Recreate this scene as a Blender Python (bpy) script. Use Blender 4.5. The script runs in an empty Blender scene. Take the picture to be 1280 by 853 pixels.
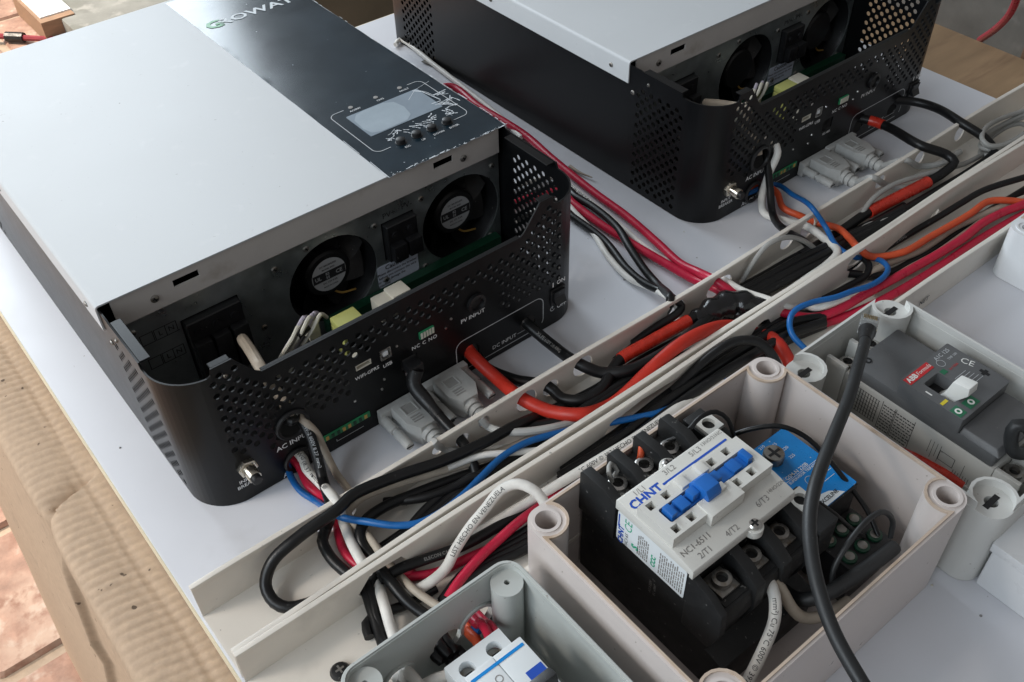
import bpy, bmesh, math, random
from mathutils import Vector, Matrix
from mathutils.geometry import delaunay_2d_cdt
random.seed(7)
scene = bpy.context.scene
col = scene.collection
S = 0.001                                   # all shapes are written in millimetres
# ------------------------------------------------------------------ camera
CAM = Vector((-82.2038, -437.5605, 537.4501))
RGT = Vector((0.77758236, -0.62844763, -0.02047558))
DWN = Vector((-0.44619136, -0.5285458, -0.722186))
FWD = Vector((0.4430338, 0.57069512, -0.69139579))
FPX = 1235.5269
cd = bpy.data.cameras.new('camera')
cam = bpy.data.objects.new('camera', cd); col.objects.link(cam)
cd.sensor_width = 36.0; cd.lens = FPX / 1280 * 36.0
cd.clip_start = 0.01; cd.clip_end = 60
m = Matrix((RGT, -DWN, -FWD)).transposed().to_4x4(); m.translation = CAM * S
cam.matrix_world = m
scene.camera = cam
# ------------------------------------------------------------------ light
w = bpy.data.worlds.new('World'); scene.world = w; w.use_nodes = True
bg = w.node_tree.nodes['Background']; bg.inputs[0].default_value = (0.93, 0.90, 0.89, 1); bg.inputs[1].default_value = 0.20
def area(name, loc, aim, sx, sy, power, colr):
    ld = bpy.data.lights.new(name, 'AREA'); ld.shape = 'RECTANGLE'; ld.size = sx; ld.size_y = sy
    ld.energy = power; ld.color = colr
    o = bpy.data.objects.new(name, ld); col.objects.link(o)
    o.location = loc; o.rotation_euler = (Vector(aim) - Vector(loc)).to_track_quat('-Z', 'Y').to_euler()
    return o
area('window_light', (-2.2, 0.30, 1.40), (0.15, 0.0, 0.0), 2.8, 1.5, 51, (0.80, 0.91, 1.0))
area('doorway_light', (0.40, 2.9, 1.40), (0.35, 0.0, 0.1), 1.7, 1.5, 64, (0.82, 0.92, 1.0))
sp = bpy.data.lights.new('sunlit_floor_light', 'SPOT'); sp.energy = 1100; sp.color = (1.0, 0.86, 0.70); sp.spot_size = 1.05; sp.spot_blend = 0.35; sp.shadow_soft_size = 0.15
so = bpy.data.objects.new('sunlit_floor_light', sp); col.objects.link(so); so.location = (-1.6, 3.4, 2.6)
so.rotation_euler = (Vector((0.15, 2.65, -0.76)) - Vector(so.location)).to_track_quat('-Z', 'Y').to_euler()
sp2 = bpy.data.lights.new('yard_light', 'SPOT'); sp2.energy = 190; sp2.color = (1.0, 0.88, 0.76); sp2.spot_size = 0.95; sp2.spot_blend = 0.5; sp2.shadow_soft_size = 0.4
so2 = bpy.data.objects.new('yard_light', sp2); col.objects.link(so2); so2.location = (-2.2, 0.9, 1.9)
so2.rotation_euler = (Vector((-0.55, 0.65, -0.76)) - Vector(so2.location)).to_track_quat('-Z', 'Y').to_euler()
vs = scene.view_settings
vs.view_transform = 'Standard'; vs.look = 'None'; vs.gamma = 1; vs.exposure = 0.33; vs.use_curve_mapping = False
# ------------------------------------------------------------------ helpers
def P(px, py, z=None, y=None, x=None):
    """the point on the plane z (or y, x) that the photograph's pixel looks at, in mm"""
    d = RGT * ((px - 640) / FPX) + DWN * ((py - 426.5) / FPX) + FWD
    if z is not None: t = (z - CAM.z) / d.z
    elif y is not None: t = (y - CAM.y) / d.y
    else: t = (x - CAM.x) / d.x
    return CAM + d * t
def rrect(x0, x1, y0, y1, r, n=4):
    out = []
    for cx, cy, a in ((x1 - r, y0 + r, -90), (x1 - r, y1 - r, 0), (x0 + r, y1 - r, 90), (x0 + r, y0 + r, 180)):
        for k in range(n + 1):
            t = math.radians(a + 90 * k / n); out.append((cx + r * math.cos(t), cy + r * math.sin(t)))
    return out
def circ(cx, cy, r, n=12, ph=0.0, ry=None):
    ry = r if ry is None else ry
    return [(cx + r * math.cos(2 * math.pi * k / n + ph), cy + ry * math.sin(2 * math.pi * k / n + ph)) for k in range(n)]
def inpoly(p, poly):
    x, y = p; c = False; j = len(poly) - 1
    for i in range(len(poly)):
        xi, yi = poly[i]; xj, yj = poly[j]
        if (yi > y) != (yj > y) and x < (xj - xi) * (y - yi) / (yj - yi) + xi: c = not c
        j = i
    return c
def triangulate(outline, holes, lines=()):
    vs_, es = [], []
    for loop in [outline] + list(holes):
        b = len(vs_); n = len(loop); vs_ += [Vector(q) for q in loop]
        es += [(b + k, b + (k + 1) % n) for k in range(n)]
    for a, b in lines:
        k = len(vs_); vs_ += [Vector(a), Vector(b)]; es.append((k, k + 1))
    r = delaunay_2d_cdt(vs_, es, [], 0, 1e-5)
    ov, of = r[0], r[2]
    hb = [(min(q[0] for q in h), max(q[0] for q in h), min(q[1] for q in h), max(q[1] for q in h), h) for h in holes]
    faces = []
    for f in of:
        c = sum((ov[i] for i in f), Vector((0, 0))) / len(f)
        if not inpoly(c, outline): continue
        if any(a <= c.x <= b and d <= c.y <= e and inpoly(c, h) for a, b, d, e, h in hb): continue
        faces.append(tuple(f))
    return [tuple(q) for q in ov], faces
class MB:
    def __init__(s): s.v = []; s.f = []
    def add(s, vs_, fs, M=None):
        b = len(s.v)
        s.v += [(M @ Vector(q)) if M else Vector(q) for q in vs_]
        s.f += [tuple(i + b for i in f) for f in fs]; return s
    def box(s, x0, x1, y0, y1, z0, z1, M=None):
        return s.add([(x0, y0, z0), (x1, y0, z0), (x1, y1, z0), (x0, y1, z0), (x0, y0, z1), (x1, y0, z1), (x1, y1, z1), (x0, y1, z1)],
                     [(3, 2, 1, 0), (4, 5, 6, 7), (0, 1, 5, 4), (1, 2, 6, 5), (2, 3, 7, 6), (3, 0, 4, 7)], M)
    def prism(s, poly, z0, z1, M=None):
        n = len(poly)
        return s.add([(x, y, z0) for x, y in poly] + [(x, y, z1) for x, y in poly],
                     [tuple(range(n - 1, -1, -1)), tuple(range(n, 2 * n))] + [(k, (k + 1) % n, n + (k + 1) % n, n + k) for k in range(n)], M)
    def frustum(s, lo, hi, z0, z1, M=None):
        n = len(lo)
        return s.add([(x, y, z0) for x, y in lo] + [(x, y, z1) for x, y in hi],
                     [tuple(range(n - 1, -1, -1)), tuple(range(n, 2 * n))] + [(k, (k + 1) % n, n + (k + 1) % n, n + k) for k in range(n)], M)
    def plate(s, outline, holes, z0, z1, M=None, lines=()):
        """flat plate with holes, thickness z0..z1"""
        v, f = triangulate(outline, holes, lines)
        return s.sheet(v, f, lambda u, q, t: (u, q, z1 + (z0 - z1) * t), M)
    def sheet(s, v2, f2, fn, M=None):
        n = len(v2); vv = [fn(u, q, 0) for u, q in v2] + [fn(u, q, 1) for u, q in v2]
        fs = list(f2) + [tuple(i + n for i in reversed(f)) for f in f2]
        cnt = {}
        for f in f2:
            for k in range(len(f)):
                e = (f[k], f[(k + 1) % len(f)]); cnt[e] = 1
        for (a, b) in cnt:
            if (b, a) not in cnt: fs.append((b, a, a + n, b + n))
        return s.add(vv, fs, M)
    def lathe(s, prof, p0, axis, n=20, cap=True):
        """prof: (radius, height) along axis from p0"""
        a = Vector(axis).normalized(); u = a.orthogonal().normalized(); w_ = a.cross(u); p0 = Vector(p0)
        vs_ = []; fs = []
        for r, h in prof:
            for k in range(n):
                t = 2 * math.pi * k / n; vs_.append(p0 + a * h + (u * math.cos(t) + w_ * math.sin(t)) * r)
        for i in range(len(prof) - 1):
            for k in range(n):
                fs.append((i * n + k, i * n + (k + 1) % n, (i + 1) * n + (k + 1) % n, (i + 1) * n + k))
        if cap:
            fs.append(tuple(range(n - 1, -1, -1))); b = (len(prof) - 1) * n; fs.append(tuple(range(b, b + n)))
        return s.add(vs_, fs)
    def cyl(s, p0, p1, r, r1=None, n=16):
        p0, p1 = Vector(p0), Vector(p1)
        return s.lathe([(r, 0), (r if r1 is None else r1, (p1 - p0).length)], p0, p1 - p0, n)
    def tube(s, pts, r, n=10, rs=None):
        c, T, N, B = frames(pts)
        vs_ = []; fs = []
        for i in range(len(c)):
            rr = r if rs is None else rs(i / (len(c) - 1))
            for k in range(n):
                t = 2 * math.pi * k / n; vs_.append(c[i] + (N[i] * math.cos(t) + B[i] * math.sin(t)) * rr)
        for i in range(len(c) - 1):
            for k in range(n): fs.append((i * n + k, i * n + (k + 1) % n, (i + 1) * n + (k + 1) % n, (i + 1) * n + k))
        fs.append(tuple(range(n - 1, -1, -1))); b = (len(c) - 1) * n; fs.append(tuple(range(b, b + n)))
        return s.add(vs_, fs)
    def strip(s, pts, w_, z):
        """flat printed line of width w_ on the plane z, pts 2-D"""
        for a, b in zip(pts[:-1], pts[1:]):
            a, b = Vector(a), Vector(b); d = (b - a)
            if d.length < 1e-6: continue
            d.normalize(); q = Vector((-d.y, d.x)) * w_ / 2; e = d * w_ * .3
            s.add([(*(a - q - e), z), (*(b - q + e), z), (*(b + q + e), z), (*(a + q - e), z)], [(0, 1, 2, 3)])
        return s
    def build(s, name, mat, parent=None, loc=(0, 0, 0), smooth=True, bevel=0, seg=2, ang=35, M=None, origin=None, fixn=True):
        o0 = Vector(origin) if origin is not None else Vector((0, 0, 0))
        me = bpy.data.meshes.new(name)
        vv = [((M @ q) if M else q) - o0 for q in s.v]
        me.from_pydata([tuple(q * S) for q in vv], [], s.f)
        bm = bmesh.new(); bm.from_mesh(me)
        if fixn: bmesh.ops.recalc_face_normals(bm, faces=bm.faces)
        if bevel:
            es = [e for e in bm.edges if len(e.link_faces) == 2 and e.calc_face_angle(0) > math.radians(30)]
            bmesh.ops.bevel(bm, geom=es, offset=bevel * S, segments=seg, affect='EDGES', clamp_overlap=True, profile=.6)
        bm.to_mesh(me); bm.free()
        if smooth:
            for p in me.polygons: p.use_smooth = True
            me.set_sharp_from_angle(angle=math.radians(ang))
        me.materials.append(MAT[mat])
        o = bpy.data.objects.new(name, me); col.objects.link(o)
        o.parent = parent
        o.location = (Vector(loc) + o0) * S
        return o
def spline(pts, step=4.0):
    P_ = [Vector(q) for q in pts]
    if len(P_) < 3:
        a, b = P_; n = max(2, int((b - a).length / step)); return [a.lerp(b, k / n) for k in range(n + 1)]
    ext = [P_[0] * 2 - P_[1]] + P_ + [P_[-1] * 2 - P_[-2]]
    out = []
    for i in range(1, len(ext) - 2):
        p0, p1, p2, p3 = ext[i - 1:i + 3]
        t0 = 0; t1 = t0 + max((p1 - p0).length, 1e-3) ** .5; t2 = t1 + max((p2 - p1).length, 1e-3) ** .5; t3 = t2 + max((p3 - p2).length, 1e-3) ** .5
        n = max(2, int((p2 - p1).length / step))
        for k in range(n):
            t = t1 + (t2 - t1) * k / n
            A1 = p0 * ((t1 - t) / (t1 - t0)) + p1 * ((t - t0) / (t1 - t0)); A2 = p1 * ((t2 - t) / (t2 - t1)) + p2 * ((t - t1) / (t2 - t1)); A3 = p2 * ((t3 - t) / (t3 - t2)) + p3 * ((t - t2) / (t3 - t2))
            B1 = A1 * ((t2 - t) / (t2 - t0)) + A2 * ((t - t0) / (t2 - t0)); B2 = A2 * ((t3 - t) / (t3 - t1)) + A3 * ((t - t1) / (t3 - t1))
            out.append(B1 * ((t2 - t) / (t2 - t1)) + B2 * ((t - t1) / (t2 - t1)))
    out.append(P_[-1]); return out
def frames(c):
    c = [Vector(q) for q in c]; n = len(c); T = []
    for i in range(n):
        d = c[min(i + 1, n - 1)] - c[max(i - 1, 0)]; T.append(d.normalized() if d.length > 1e-9 else Vector((0, 0, 1)))
    N = [T[0].orthogonal().normalized()]
    for i in range(1, n):
        v = N[-1] - T[i] * N[-1].dot(T[i]); N.append(v.normalized() if v.length > 1e-9 else T[i].orthogonal().normalized())
    return c, T, N, [T[i].cross(N[i]) for i in range(n)]
_tc = {}
def text_geo(body, bold=0.0, shear=0.0, spacing=1.0):
    k = (body, bold, shear, spacing)
    if k not in _tc:
        cu = bpy.data.curves.new('lettering', 'FONT'); cu.body = body; cu.size = 1; cu.offset = bold; cu.shear = shear; cu.space_character = spacing
        cu.resolution_u = 2; cu.align_x = 'CENTER'; cu.align_y = 'CENTER'
        ob = bpy.data.objects.new('lettering', cu); col.objects.link(ob)
        bpy.context.view_layer.update()
        me = bpy.data.meshes.new_from_object(ob.evaluated_get(bpy.context.evaluated_depsgraph_get()))
        vs_ = [tuple(q.co) for q in me.vertices]; fs = [tuple(p.vertices) for p in me.polygons]
        bpy.data.objects.remove(ob); bpy.data.curves.remove(cu); bpy.data.meshes.remove(me)
        _tc[k] = (vs_, fs)
    return _tc[k]
def sliced_text(body, bold, size, step=.7):
    """lettering cut into thin rows so that it can follow a round sheath"""
    vs_, fs = text_geo(body, bold)
    bm = bmesh.new(); bv = [bm.verts.new(v) for v in vs_]
    for f in fs:
        try: bm.faces.new([bv[i] for i in f])
        except ValueError: pass
    h = step / size; y = -.6
    while y < .6:
        bmesh.ops.bisect_plane(bm, geom=bm.verts[:] + bm.edges[:] + bm.faces[:], plane_co=(0, y, 0), plane_no=(0, 1, 0)); y += h
    bm.verts.index_update(); out = ([tuple(v.co) for v in bm.verts], [tuple(v.index for v in f.verts) for f in bm.faces]); bm.free()
    return out
def text(body, size, at, xd, yd, mat, parent, name='lettering', bold=0.0, shear=0.0, spacing=1.0, sx=1.0):
    """flat lettering centred on `at`, running along xd with its top towards yd"""
    vs_, fs = text_geo(body, bold, shear, spacing)
    xd, yd, at = Vector(xd).normalized(), Vector(yd).normalized(), Vector(at)
    mb = MB(); mb.add([at + xd * (v[0] * size * sx) + yd * (v[1] * size) for v in vs_], fs)
    return mb.build(name, mat, parent, smooth=False, fixn=False)
def tag(o, label=None, cat=None, group=None, kind=None):
    if label: o['label'] = label
    if cat: o['category'] = cat
    if group: o['group'] = group
    if kind: o['kind'] = kind
    return o
def empty(name, loc, label=None, cat=None, group=None):
    o = bpy.data.objects.new(name, None); col.objects.link(o); o.location = Vector(loc) * S; o.empty_display_size = .02
    return tag(o, label, cat, group)
def copy_tree(o, parent=None):
    c = o.copy(); col.objects.link(c); c.parent = parent
    for ch in [q for q in o.children]: copy_tree(ch, c)
    return c
# ------------------------------------------------------------------ materials
MAT = {}
def mat(name, c, rough=.5, metal=0.0, var=.08, vs_=40.0, bump=.0, bs=900.0, coat=0.0, speck=None, spec=.5, rvar=.1, stretch=None, blotch=None, trans=0.0, ior=1.45):
    m_ = bpy.data.materials.new(name); m_.use_nodes = True; nt = m_.node_tree; nd = nt.nodes; L = nt.links
    b = nd['Principled BSDF']; b.inputs['Metallic'].default_value = metal; b.inputs['Specular IOR Level'].default_value = spec
    b.inputs['Coat Weight'].default_value = coat; b.inputs['Coat Roughness'].default_value = .12
    if trans: b.inputs['Transmission Weight'].default_value = trans; b.inputs['IOR'].default_value = ior
    tc = nd.new('ShaderNodeTexCoord'); src = tc.outputs['Object']
    if stretch:
        mp = nd.new('ShaderNodeMapping'); mp.inputs['Scale'].default_value = stretch; L.new(src, mp.inputs[0]); src = mp.outputs[0]
    n1 = nd.new('ShaderNodeTexNoise'); n1.inputs['Scale'].default_value = vs_; n1.inputs['Detail'].default_value = 6; n1.inputs['Roughness'].default_value = .62; L.new(src, n1.inputs['Vector'])
    mr = nd.new('ShaderNodeMapRange'); mr.inputs[1].default_value = .28; mr.inputs[2].default_value = .72; mr.inputs[3].default_value = 1 - var; mr.inputs[4].default_value = 1 + var; L.new(n1.outputs[0], mr.inputs[0])
    mx = nd.new('ShaderNodeVectorMath'); mx.operation = 'SCALE'; mx.inputs[0].default_value = c[:3]; L.new(mr.outputs[0], mx.inputs['Scale'])
    cur = mx.outputs[0]
    def thr(scale, lo, hi, detail=2):
        q = nd.new('ShaderNodeTexNoise'); q.inputs['Scale'].default_value = scale; q.inputs['Detail'].default_value = detail; L.new(src, q.inputs['Vector'])
        r = nd.new('ShaderNodeMapRange'); r.inputs[1].default_value = lo; r.inputs[2].default_value = hi; r.clamp = True; L.new(q.outputs[0], r.inputs[0]); return r.outputs[0]
    def over(fac, colr):
        nonlocal cur
        k = nd.new('ShaderNodeMix'); k.data_type = 'RGBA'; L.new(fac, k.inputs[0]); L.new(cur, k.inputs[6]); k.inputs[7].default_value = (*colr, 1); cur = k.outputs[2]
    for bl in (blotch or []): over(thr(*bl[:3], detail=4), bl[3])
    for sk in (speck or []): over(thr(*sk[:3]), sk[3])
    L.new(cur, b.inputs['Base Color'])
    r2 = nd.new('ShaderNodeMapRange'); r2.inputs[1].default_value = .3; r2.inputs[2].default_value = .7; r2.inputs[3].default_value = max(.02, rough - rvar); r2.inputs[4].default_value = min(1, rough + rvar); L.new(n1.outputs[0], r2.inputs[0]); L.new(r2.outputs[0], b.inputs['Roughness'])
    if bump:
        nb = nd.new('ShaderNodeTexNoise'); nb.inputs['Scale'].default_value = bs; nb.inputs['Detail'].default_value = 4; L.new(src, nb.inputs['Vector'])
        bp = nd.new('ShaderNodeBump'); bp.inputs['Strength'].default_value = bump; bp.inputs['Distance'].default_value = .0006; L.new(nb.outputs[0], bp.inputs['Height']); L.new(bp.outputs[0], b.inputs['Normal'])
    MAT[name] = m_; return m_
DUST = (.62, .60, .57)
mat('melamine', (.66, .67, .71), .38, var=.03, vs_=9, bump=.05, bs=500, speck=[(150, .76, .79, (.30, .28, .27))], blotch=[(14, .60, .80, (.56, .56, .58))])
mat('edge_band', (.70, .62, .45), .5, var=.08)
mat('cover_paint', (.52, .54, .555), .52, var=.02, vs_=14, bump=.22, bs=2400, speck=[(120, .775, .79, (.25, .25, .25)), (300, .735, .78, (.44, .45, .46))], blotch=[(60, .64, .78, (.55, .565, .58))], rvar=.03, spec=.35)
mat('black_steel', (.004, .0043, .005), .34, var=.15, vs_=60, bump=.05, bs=2600, spec=.27, rvar=.02)
mat('film', (.008, .019, .029), .19, var=.25, vs_=22, speck=[(170, .765, .79, (.36, .40, .43))], blotch=[(30, .56, .85, (.016, .028, .038))], rvar=.02)
mat('film_back', (.62, .64, .66), .5)
mat('scratch', (.58, .62, .66), .5, var=.2, vs_=300)
mat('lcd', (.22, .27, .32), .12, var=.08, vs_=60, coat=.3)
mat('lcd_bubble', (.31, .37, .42), .16, var=.06, vs_=60)
mat('print_white', (.80, .81, .82), .6, var=.15, vs_=400)
mat('print_line', (.55, .57, .59), .5, var=.15, vs_=400)
mat('print_black', (.022, .022, .024), .6, var=.1)
mat('print_grey', (.24, .23, .22), .6, var=.1)
mat('print_blue', (.01, .07, .42), .5, var=.05)
mat('print_green', (.03, .38, .22), .5)
mat('logo_green', (.18, .40, .24), .5)
mat('logo_white', (.50, .54, .57), .5)
mat('chassis', (.52, .49, .465), .42, metal=.0, var=.06, vs_=25, bump=.05, blotch=[(35, .58, .8, (.30, .25, .2))])
mat('galvanised', (.40, .44, .44), .34, metal=.85, var=.18, vs_=70, bump=.08, bs=1200)
mat('black_plastic', (.008, .008, .009), .45, var=.2, vs_=90, bump=.1, bs=1800, speck=[(420, .72, .77, (.16, .16, .15))])
mat('contactor_black', (.010, .0105, .011), .55, var=.25, vs_=50, bump=.15, bs=1500, speck=[(300, .70, .76, (.17, .165, .16))], blotch=[(26, .55, .75, (.018, .019, .020))])
mat('dark_inside', (.008, .008, .009), .6)
mat('steel', (.55, .54, .52), .28, metal=1.0, var=.12, vs_=200, rvar=.1)
mat('dull_steel', (.33, .32, .30), .45, metal=.9, var=.2, vs_=200, blotch=[(160, .5, .7, (.20, .16, .12))])
mat('nickel', (.62, .58, .50), .25, metal=1.0, var=.1, vs_=200)
mat('silver_label', (.50, .51, .52), .4, var=.05)
mat('paper_label', (.62, .66, .76), .55, var=.04)
mat('white_sticker', (.74, .78, .80), .4, var=.03)
mat('pcb', (.006, .045, .022), .4, var=.2, vs_=200)
mat('green_block', (.02, .22, .09), .45, var=.2, vs_=120)
mat('amber', (.55, .33, .08), .4)
mat('yellow_tape', (.40, .41, .13), .4, var=.1)
mat('ivory', (.60, .58, .50), .5, var=.08)
mat('ribbon', (.42, .39, .46), .5, var=.2, vs_=300)
mat('duct_pvc', (.72, .675, .61), .42, var=.04, vs_=14, bump=.06, bs=600, speck=[(220, .74, .79, (.30, .27, .24))], blotch=[(25, .60, .82, (.54, .50, .45))])
mat('beige_abs', (.63, .57, .54), .36, var=.03, vs_=20, bump=.08, bs=1200, speck=[(260, .73, .78, (.33, .28, .24))])
mat('beige_lip', (.56, .45, .36), .42, var=.10, vs_=60, blotch=[(60, .5, .72, (.40, .29, .20))])
mat('grey_abs', (.47, .49, .47), .40, var=.03, vs_=20, bump=.08, bs=1200, speck=[(260, .73, .78, (.30, .29, .27))])
mat('pale_abs', (.60, .60, .575), .40, var=.03, vs_=20, bump=.08, bs=1200, speck=[(260, .73, .78, (.33, .3, .27))])
mat('white_abs', (.74, .755, .77), .33, var=.02, vs_=20, bump=.05, bs=1200)
mat('contactor_white', (.64, .63, .59), .42, var=.03, vs_=40, bump=.06, bs=1500, speck=[(420, .72, .77, (.42, .41, .39))])
mat('window_dark', (.10, .085, .08), .5)
mat('handle_blue', (.014, .13, .46), .36, var=.08, vs_=60)
mat('relay_blue', (.008, .23, .62), .30, var=.05, vs_=40, speck=[(300, .74, .78, (.4, .55, .7))])
mat('logo_orange', (.72, .20, .05), .5)
mat('breaker_dark', (.105, .107, .11), .48, var=.08, vs_=60, bump=.18, bs=2200, speck=[(330, .74, .79, (.22, .21, .20))])
mat('breaker_grey', (.56, .55, .52), .45, var=.04, vs_=30, speck=[(300, .73, .78, (.28, .26, .24))])
mat('label_red', (.50, .025, .03), .4)
mat('label_green', (.02, .14, .07), .4)
mat('label_yellow', (.62, .50, .03), .4)
mat('toggle_white', (.72, .72, .69), .35, var=.03)
mat('mcb_white', (.68, .71, .72), .36, var=.02, vs_=40)
for nm, c, r in (('wire_black', (.0065, .0065, .007), .40), ('wire_red', (.46, .014, .045), .33), ('wire_orange', (.58, .085, .03), .42), ('wire_scarlet', (.45, .026, .014), .45),
                 ('wire_white', (.68, .66, .62), .42), ('wire_grey', (.30, .295, .28), .45), ('wire_blue', (.008, .105, .33), .36), ('wire_tan', (.40, .345, .28), .5), ('db_grey', (.43, .43, .415), .45)):
    mat(nm, c, r, var=.14, vs_=70, bump=.08, bs=700, speck=[(230, .70, .78, tuple(min(1, q * .8 + .035) for q in c))], spec=.35)
mat('dark_red', (.20, .012, .02), .45, var=.2)
mat('tape_black', (.008, .008, .009), .2, var=.3, vs_=120, bump=.7, bs=260)
mat('tape_red', (.50, .03, .015), .28, var=.2, vs_=90, bump=.5, bs=240)
mat('ethernet_black', (.015, .016, .017), .5, var=.18, vs_=80, bump=.06, speck=[(260, .70, .78, (.07, .07, .07))])
mat('clear_plastic', (.80, .82, .82), .12, var=.02, trans=.75, ior=1.5)
mat('gold', (.70, .48, .16), .25, metal=1.0)
mat('cardboard', (.42, .31, .22), .85, var=.13, vs_=160, bump=.25, bs=1400, blotch=[(30, .62, .80, (.33, .25, .18))], speck=[(120, .72, .75, (.12, .085, .06))], spec=.25)
mat('terracotta', (.33, .205, .155), .85, var=.3, vs_=30, bump=.9, bs=160, blotch=[(13, .48, .68, (.44, .32, .25)), (45, .52, .70, (.26, .15, .11)), (28, .60, .75, (.50, .41, .34))], spec=.3)
mat('mortar', (.36, .28, .21), .9, var=.2, vs_=30, bump=.6, bs=200, spec=.2)
mat('plywood', (.33, .215, .12), .65, var=.22, vs_=7, bump=.25, bs=240, stretch=(1, 6, 3), blotch=[(9, .55, .75, (.24, .15, .085))])
mat('concrete', (.20, .20, .185), .85, var=.25, vs_=9, bump=.5, bs=120, blotch=[(5, .52, .70, (.14, .14, .12)), (21, .58, .72, (.28, .275, .255))], spec=.2)
mat('olive_wall', (.085, .083, .066), .8, var=.2, vs_=5, bump=.3, bs=100, spec=.2)
mat('grey_dirt', (.16, .155, .14), .9, var=.3, vs_=90, bump=.5, bs=300)
mat('lumber', (.26, .16, .10), .7, var=.2, vs_=20, stretch=(1, 1, 8))
# ================================================================== setting
FZ = -760
mb = MB(); mb.box(-2600, 4200, -1500, 4600, FZ - 40, FZ)
floor = tag(mb.build('floor', 'mortar', None, smooth=False, origin=(0, 0, FZ)), kind='structure')
tile_me = None
ti = 0
for i in range(-6, 6):
    for j in range(-1, 13):
        mb = MB(); h = 9
        if tile_me is None:
            mb.frustum(rrect(-121, 121, -121, 121, 8, 2), rrect(-117, 117, -117, 117, 8, 2), 0, h)
            t = mb.build('floor_tile', 'terracotta', floor, smooth=False); tile_me = t
        else:
            t = tile_me.copy(); col.objects.link(t); t.parent = floor
        t.location = Vector((-250 + i * 262 + (131 if j % 2 else 0) + random.uniform(-3, 3), 420 + j * 262, random.uniform(-2, 1.5))) * S
        t.rotation_euler = (0, 0, random.choice((0, 1, 2, 3)) * math.pi / 2 + random.uniform(-.012, .012))
# far concrete wall and dark wall behind the board
mb = MB(); mb.box(1480, 1620, -700, 1700, FZ, 700)
mb2 = mb.build('concrete_wall', 'concrete', None, smooth=False, origin=(1550, 500, FZ))
tag(mb2, 'stained grey concrete wall behind the plywood sheet', 'wall')
mb = MB(); mb.box(905, 1478, 1560, 1640, FZ, 500)
mb2 = mb.build('olive_partition', 'olive_wall', None, smooth=False, origin=(1190, 1600, FZ))
tag(mb2, 'dark olive partition standing behind the board', 'partition')
# things lying on the far floor
mb = MB(); mb.box(560, 1500, 1990, 2750, FZ + 12, FZ + 70); o = mb.build('concrete_slab', 'concrete', None, bevel=6, origin=(1000, 2400, FZ + 12))
tag(o, 'weathered grey concrete slab on the terracotta floor', 'slab')
c0 = P(78, 4, z=FZ + 98); 
e = empty('white_board_offcut', (c0.x - 60, c0.y + 60, FZ + 12), 'white faced board offcut with brown raw edge lying by the concrete slab', 'board')
MB().box(-20, 75, -90, 160, 0, 62).build('core', 'lumber', e, smooth=False); MB().box(-11, 76, -61, 161, 40.2, 66).build('white_face', 'white_abs', e, smooth=False)
pts = [P(-40, 44, z=FZ + 25), P(10, 46, z=FZ + 25), P(40, 48, z=FZ + 25), P(90, 50, z=FZ + 25)]
e = empty('floor_cable', pts[1], 'dark red cable with black joint lying across the sunlit floor', 'cable')
MB().tube(spline([q - pts[1] for q in pts], 20), 8, 8).build('sheath', 'dark_red', e); MB().tube([P(8, 46, z=FZ + 25) - pts[1], P(30, 47, z=FZ + 25) - pts[1]], 14, 10).build('joint', 'black_plastic', e)
# plywood sheet beyond the board end
mb = MB(); mb.prism([(905, 420), (905, -420), (1000, -420), (1008, 60), (1016, 420)], -36, -18)
o = mb.build('plywood_sheet', 'plywood', None, bevel=.8, origin=(950, 0, -36)); tag(o, 'rough brown plywood sheet beside the end of the white board', 'plywood')
mb = MB(); mb.box(880, 1040, -430, 430, FZ, -36.2); o = mb.build('wooden_crate', 'plywood', None, bevel=2, origin=(960, 0, FZ)); tag(o, 'plain wooden crate that carries the plywood sheet', 'crate')
pts = [P(1225, 50, z=-60), P(1245, 36, z=-20), P(1262, 18, z=20), P(1272, -5, z=60), P(1278, -40, z=110)]
MBc = MB().tube(spline(pts, 12), 4.2, 10); o = MBc.build('hanging_cable', 'wire_red', None, origin=pts[0]); tag(o, 'thin red cable hanging against the concrete wall', 'cable')
a = P(1268, 74, z=-60)
mb = MB(); mb.box(a.x + 18, a.x + 60, a.y - 40, a.y + 2, FZ, 300); o = mb.build('timber_post', 'lumber', None, bevel=2, origin=(a.x + 40, a.y - 20, FZ)); tag(o, 'orange brown timber post beside the plywood sheet', 'post')
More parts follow.
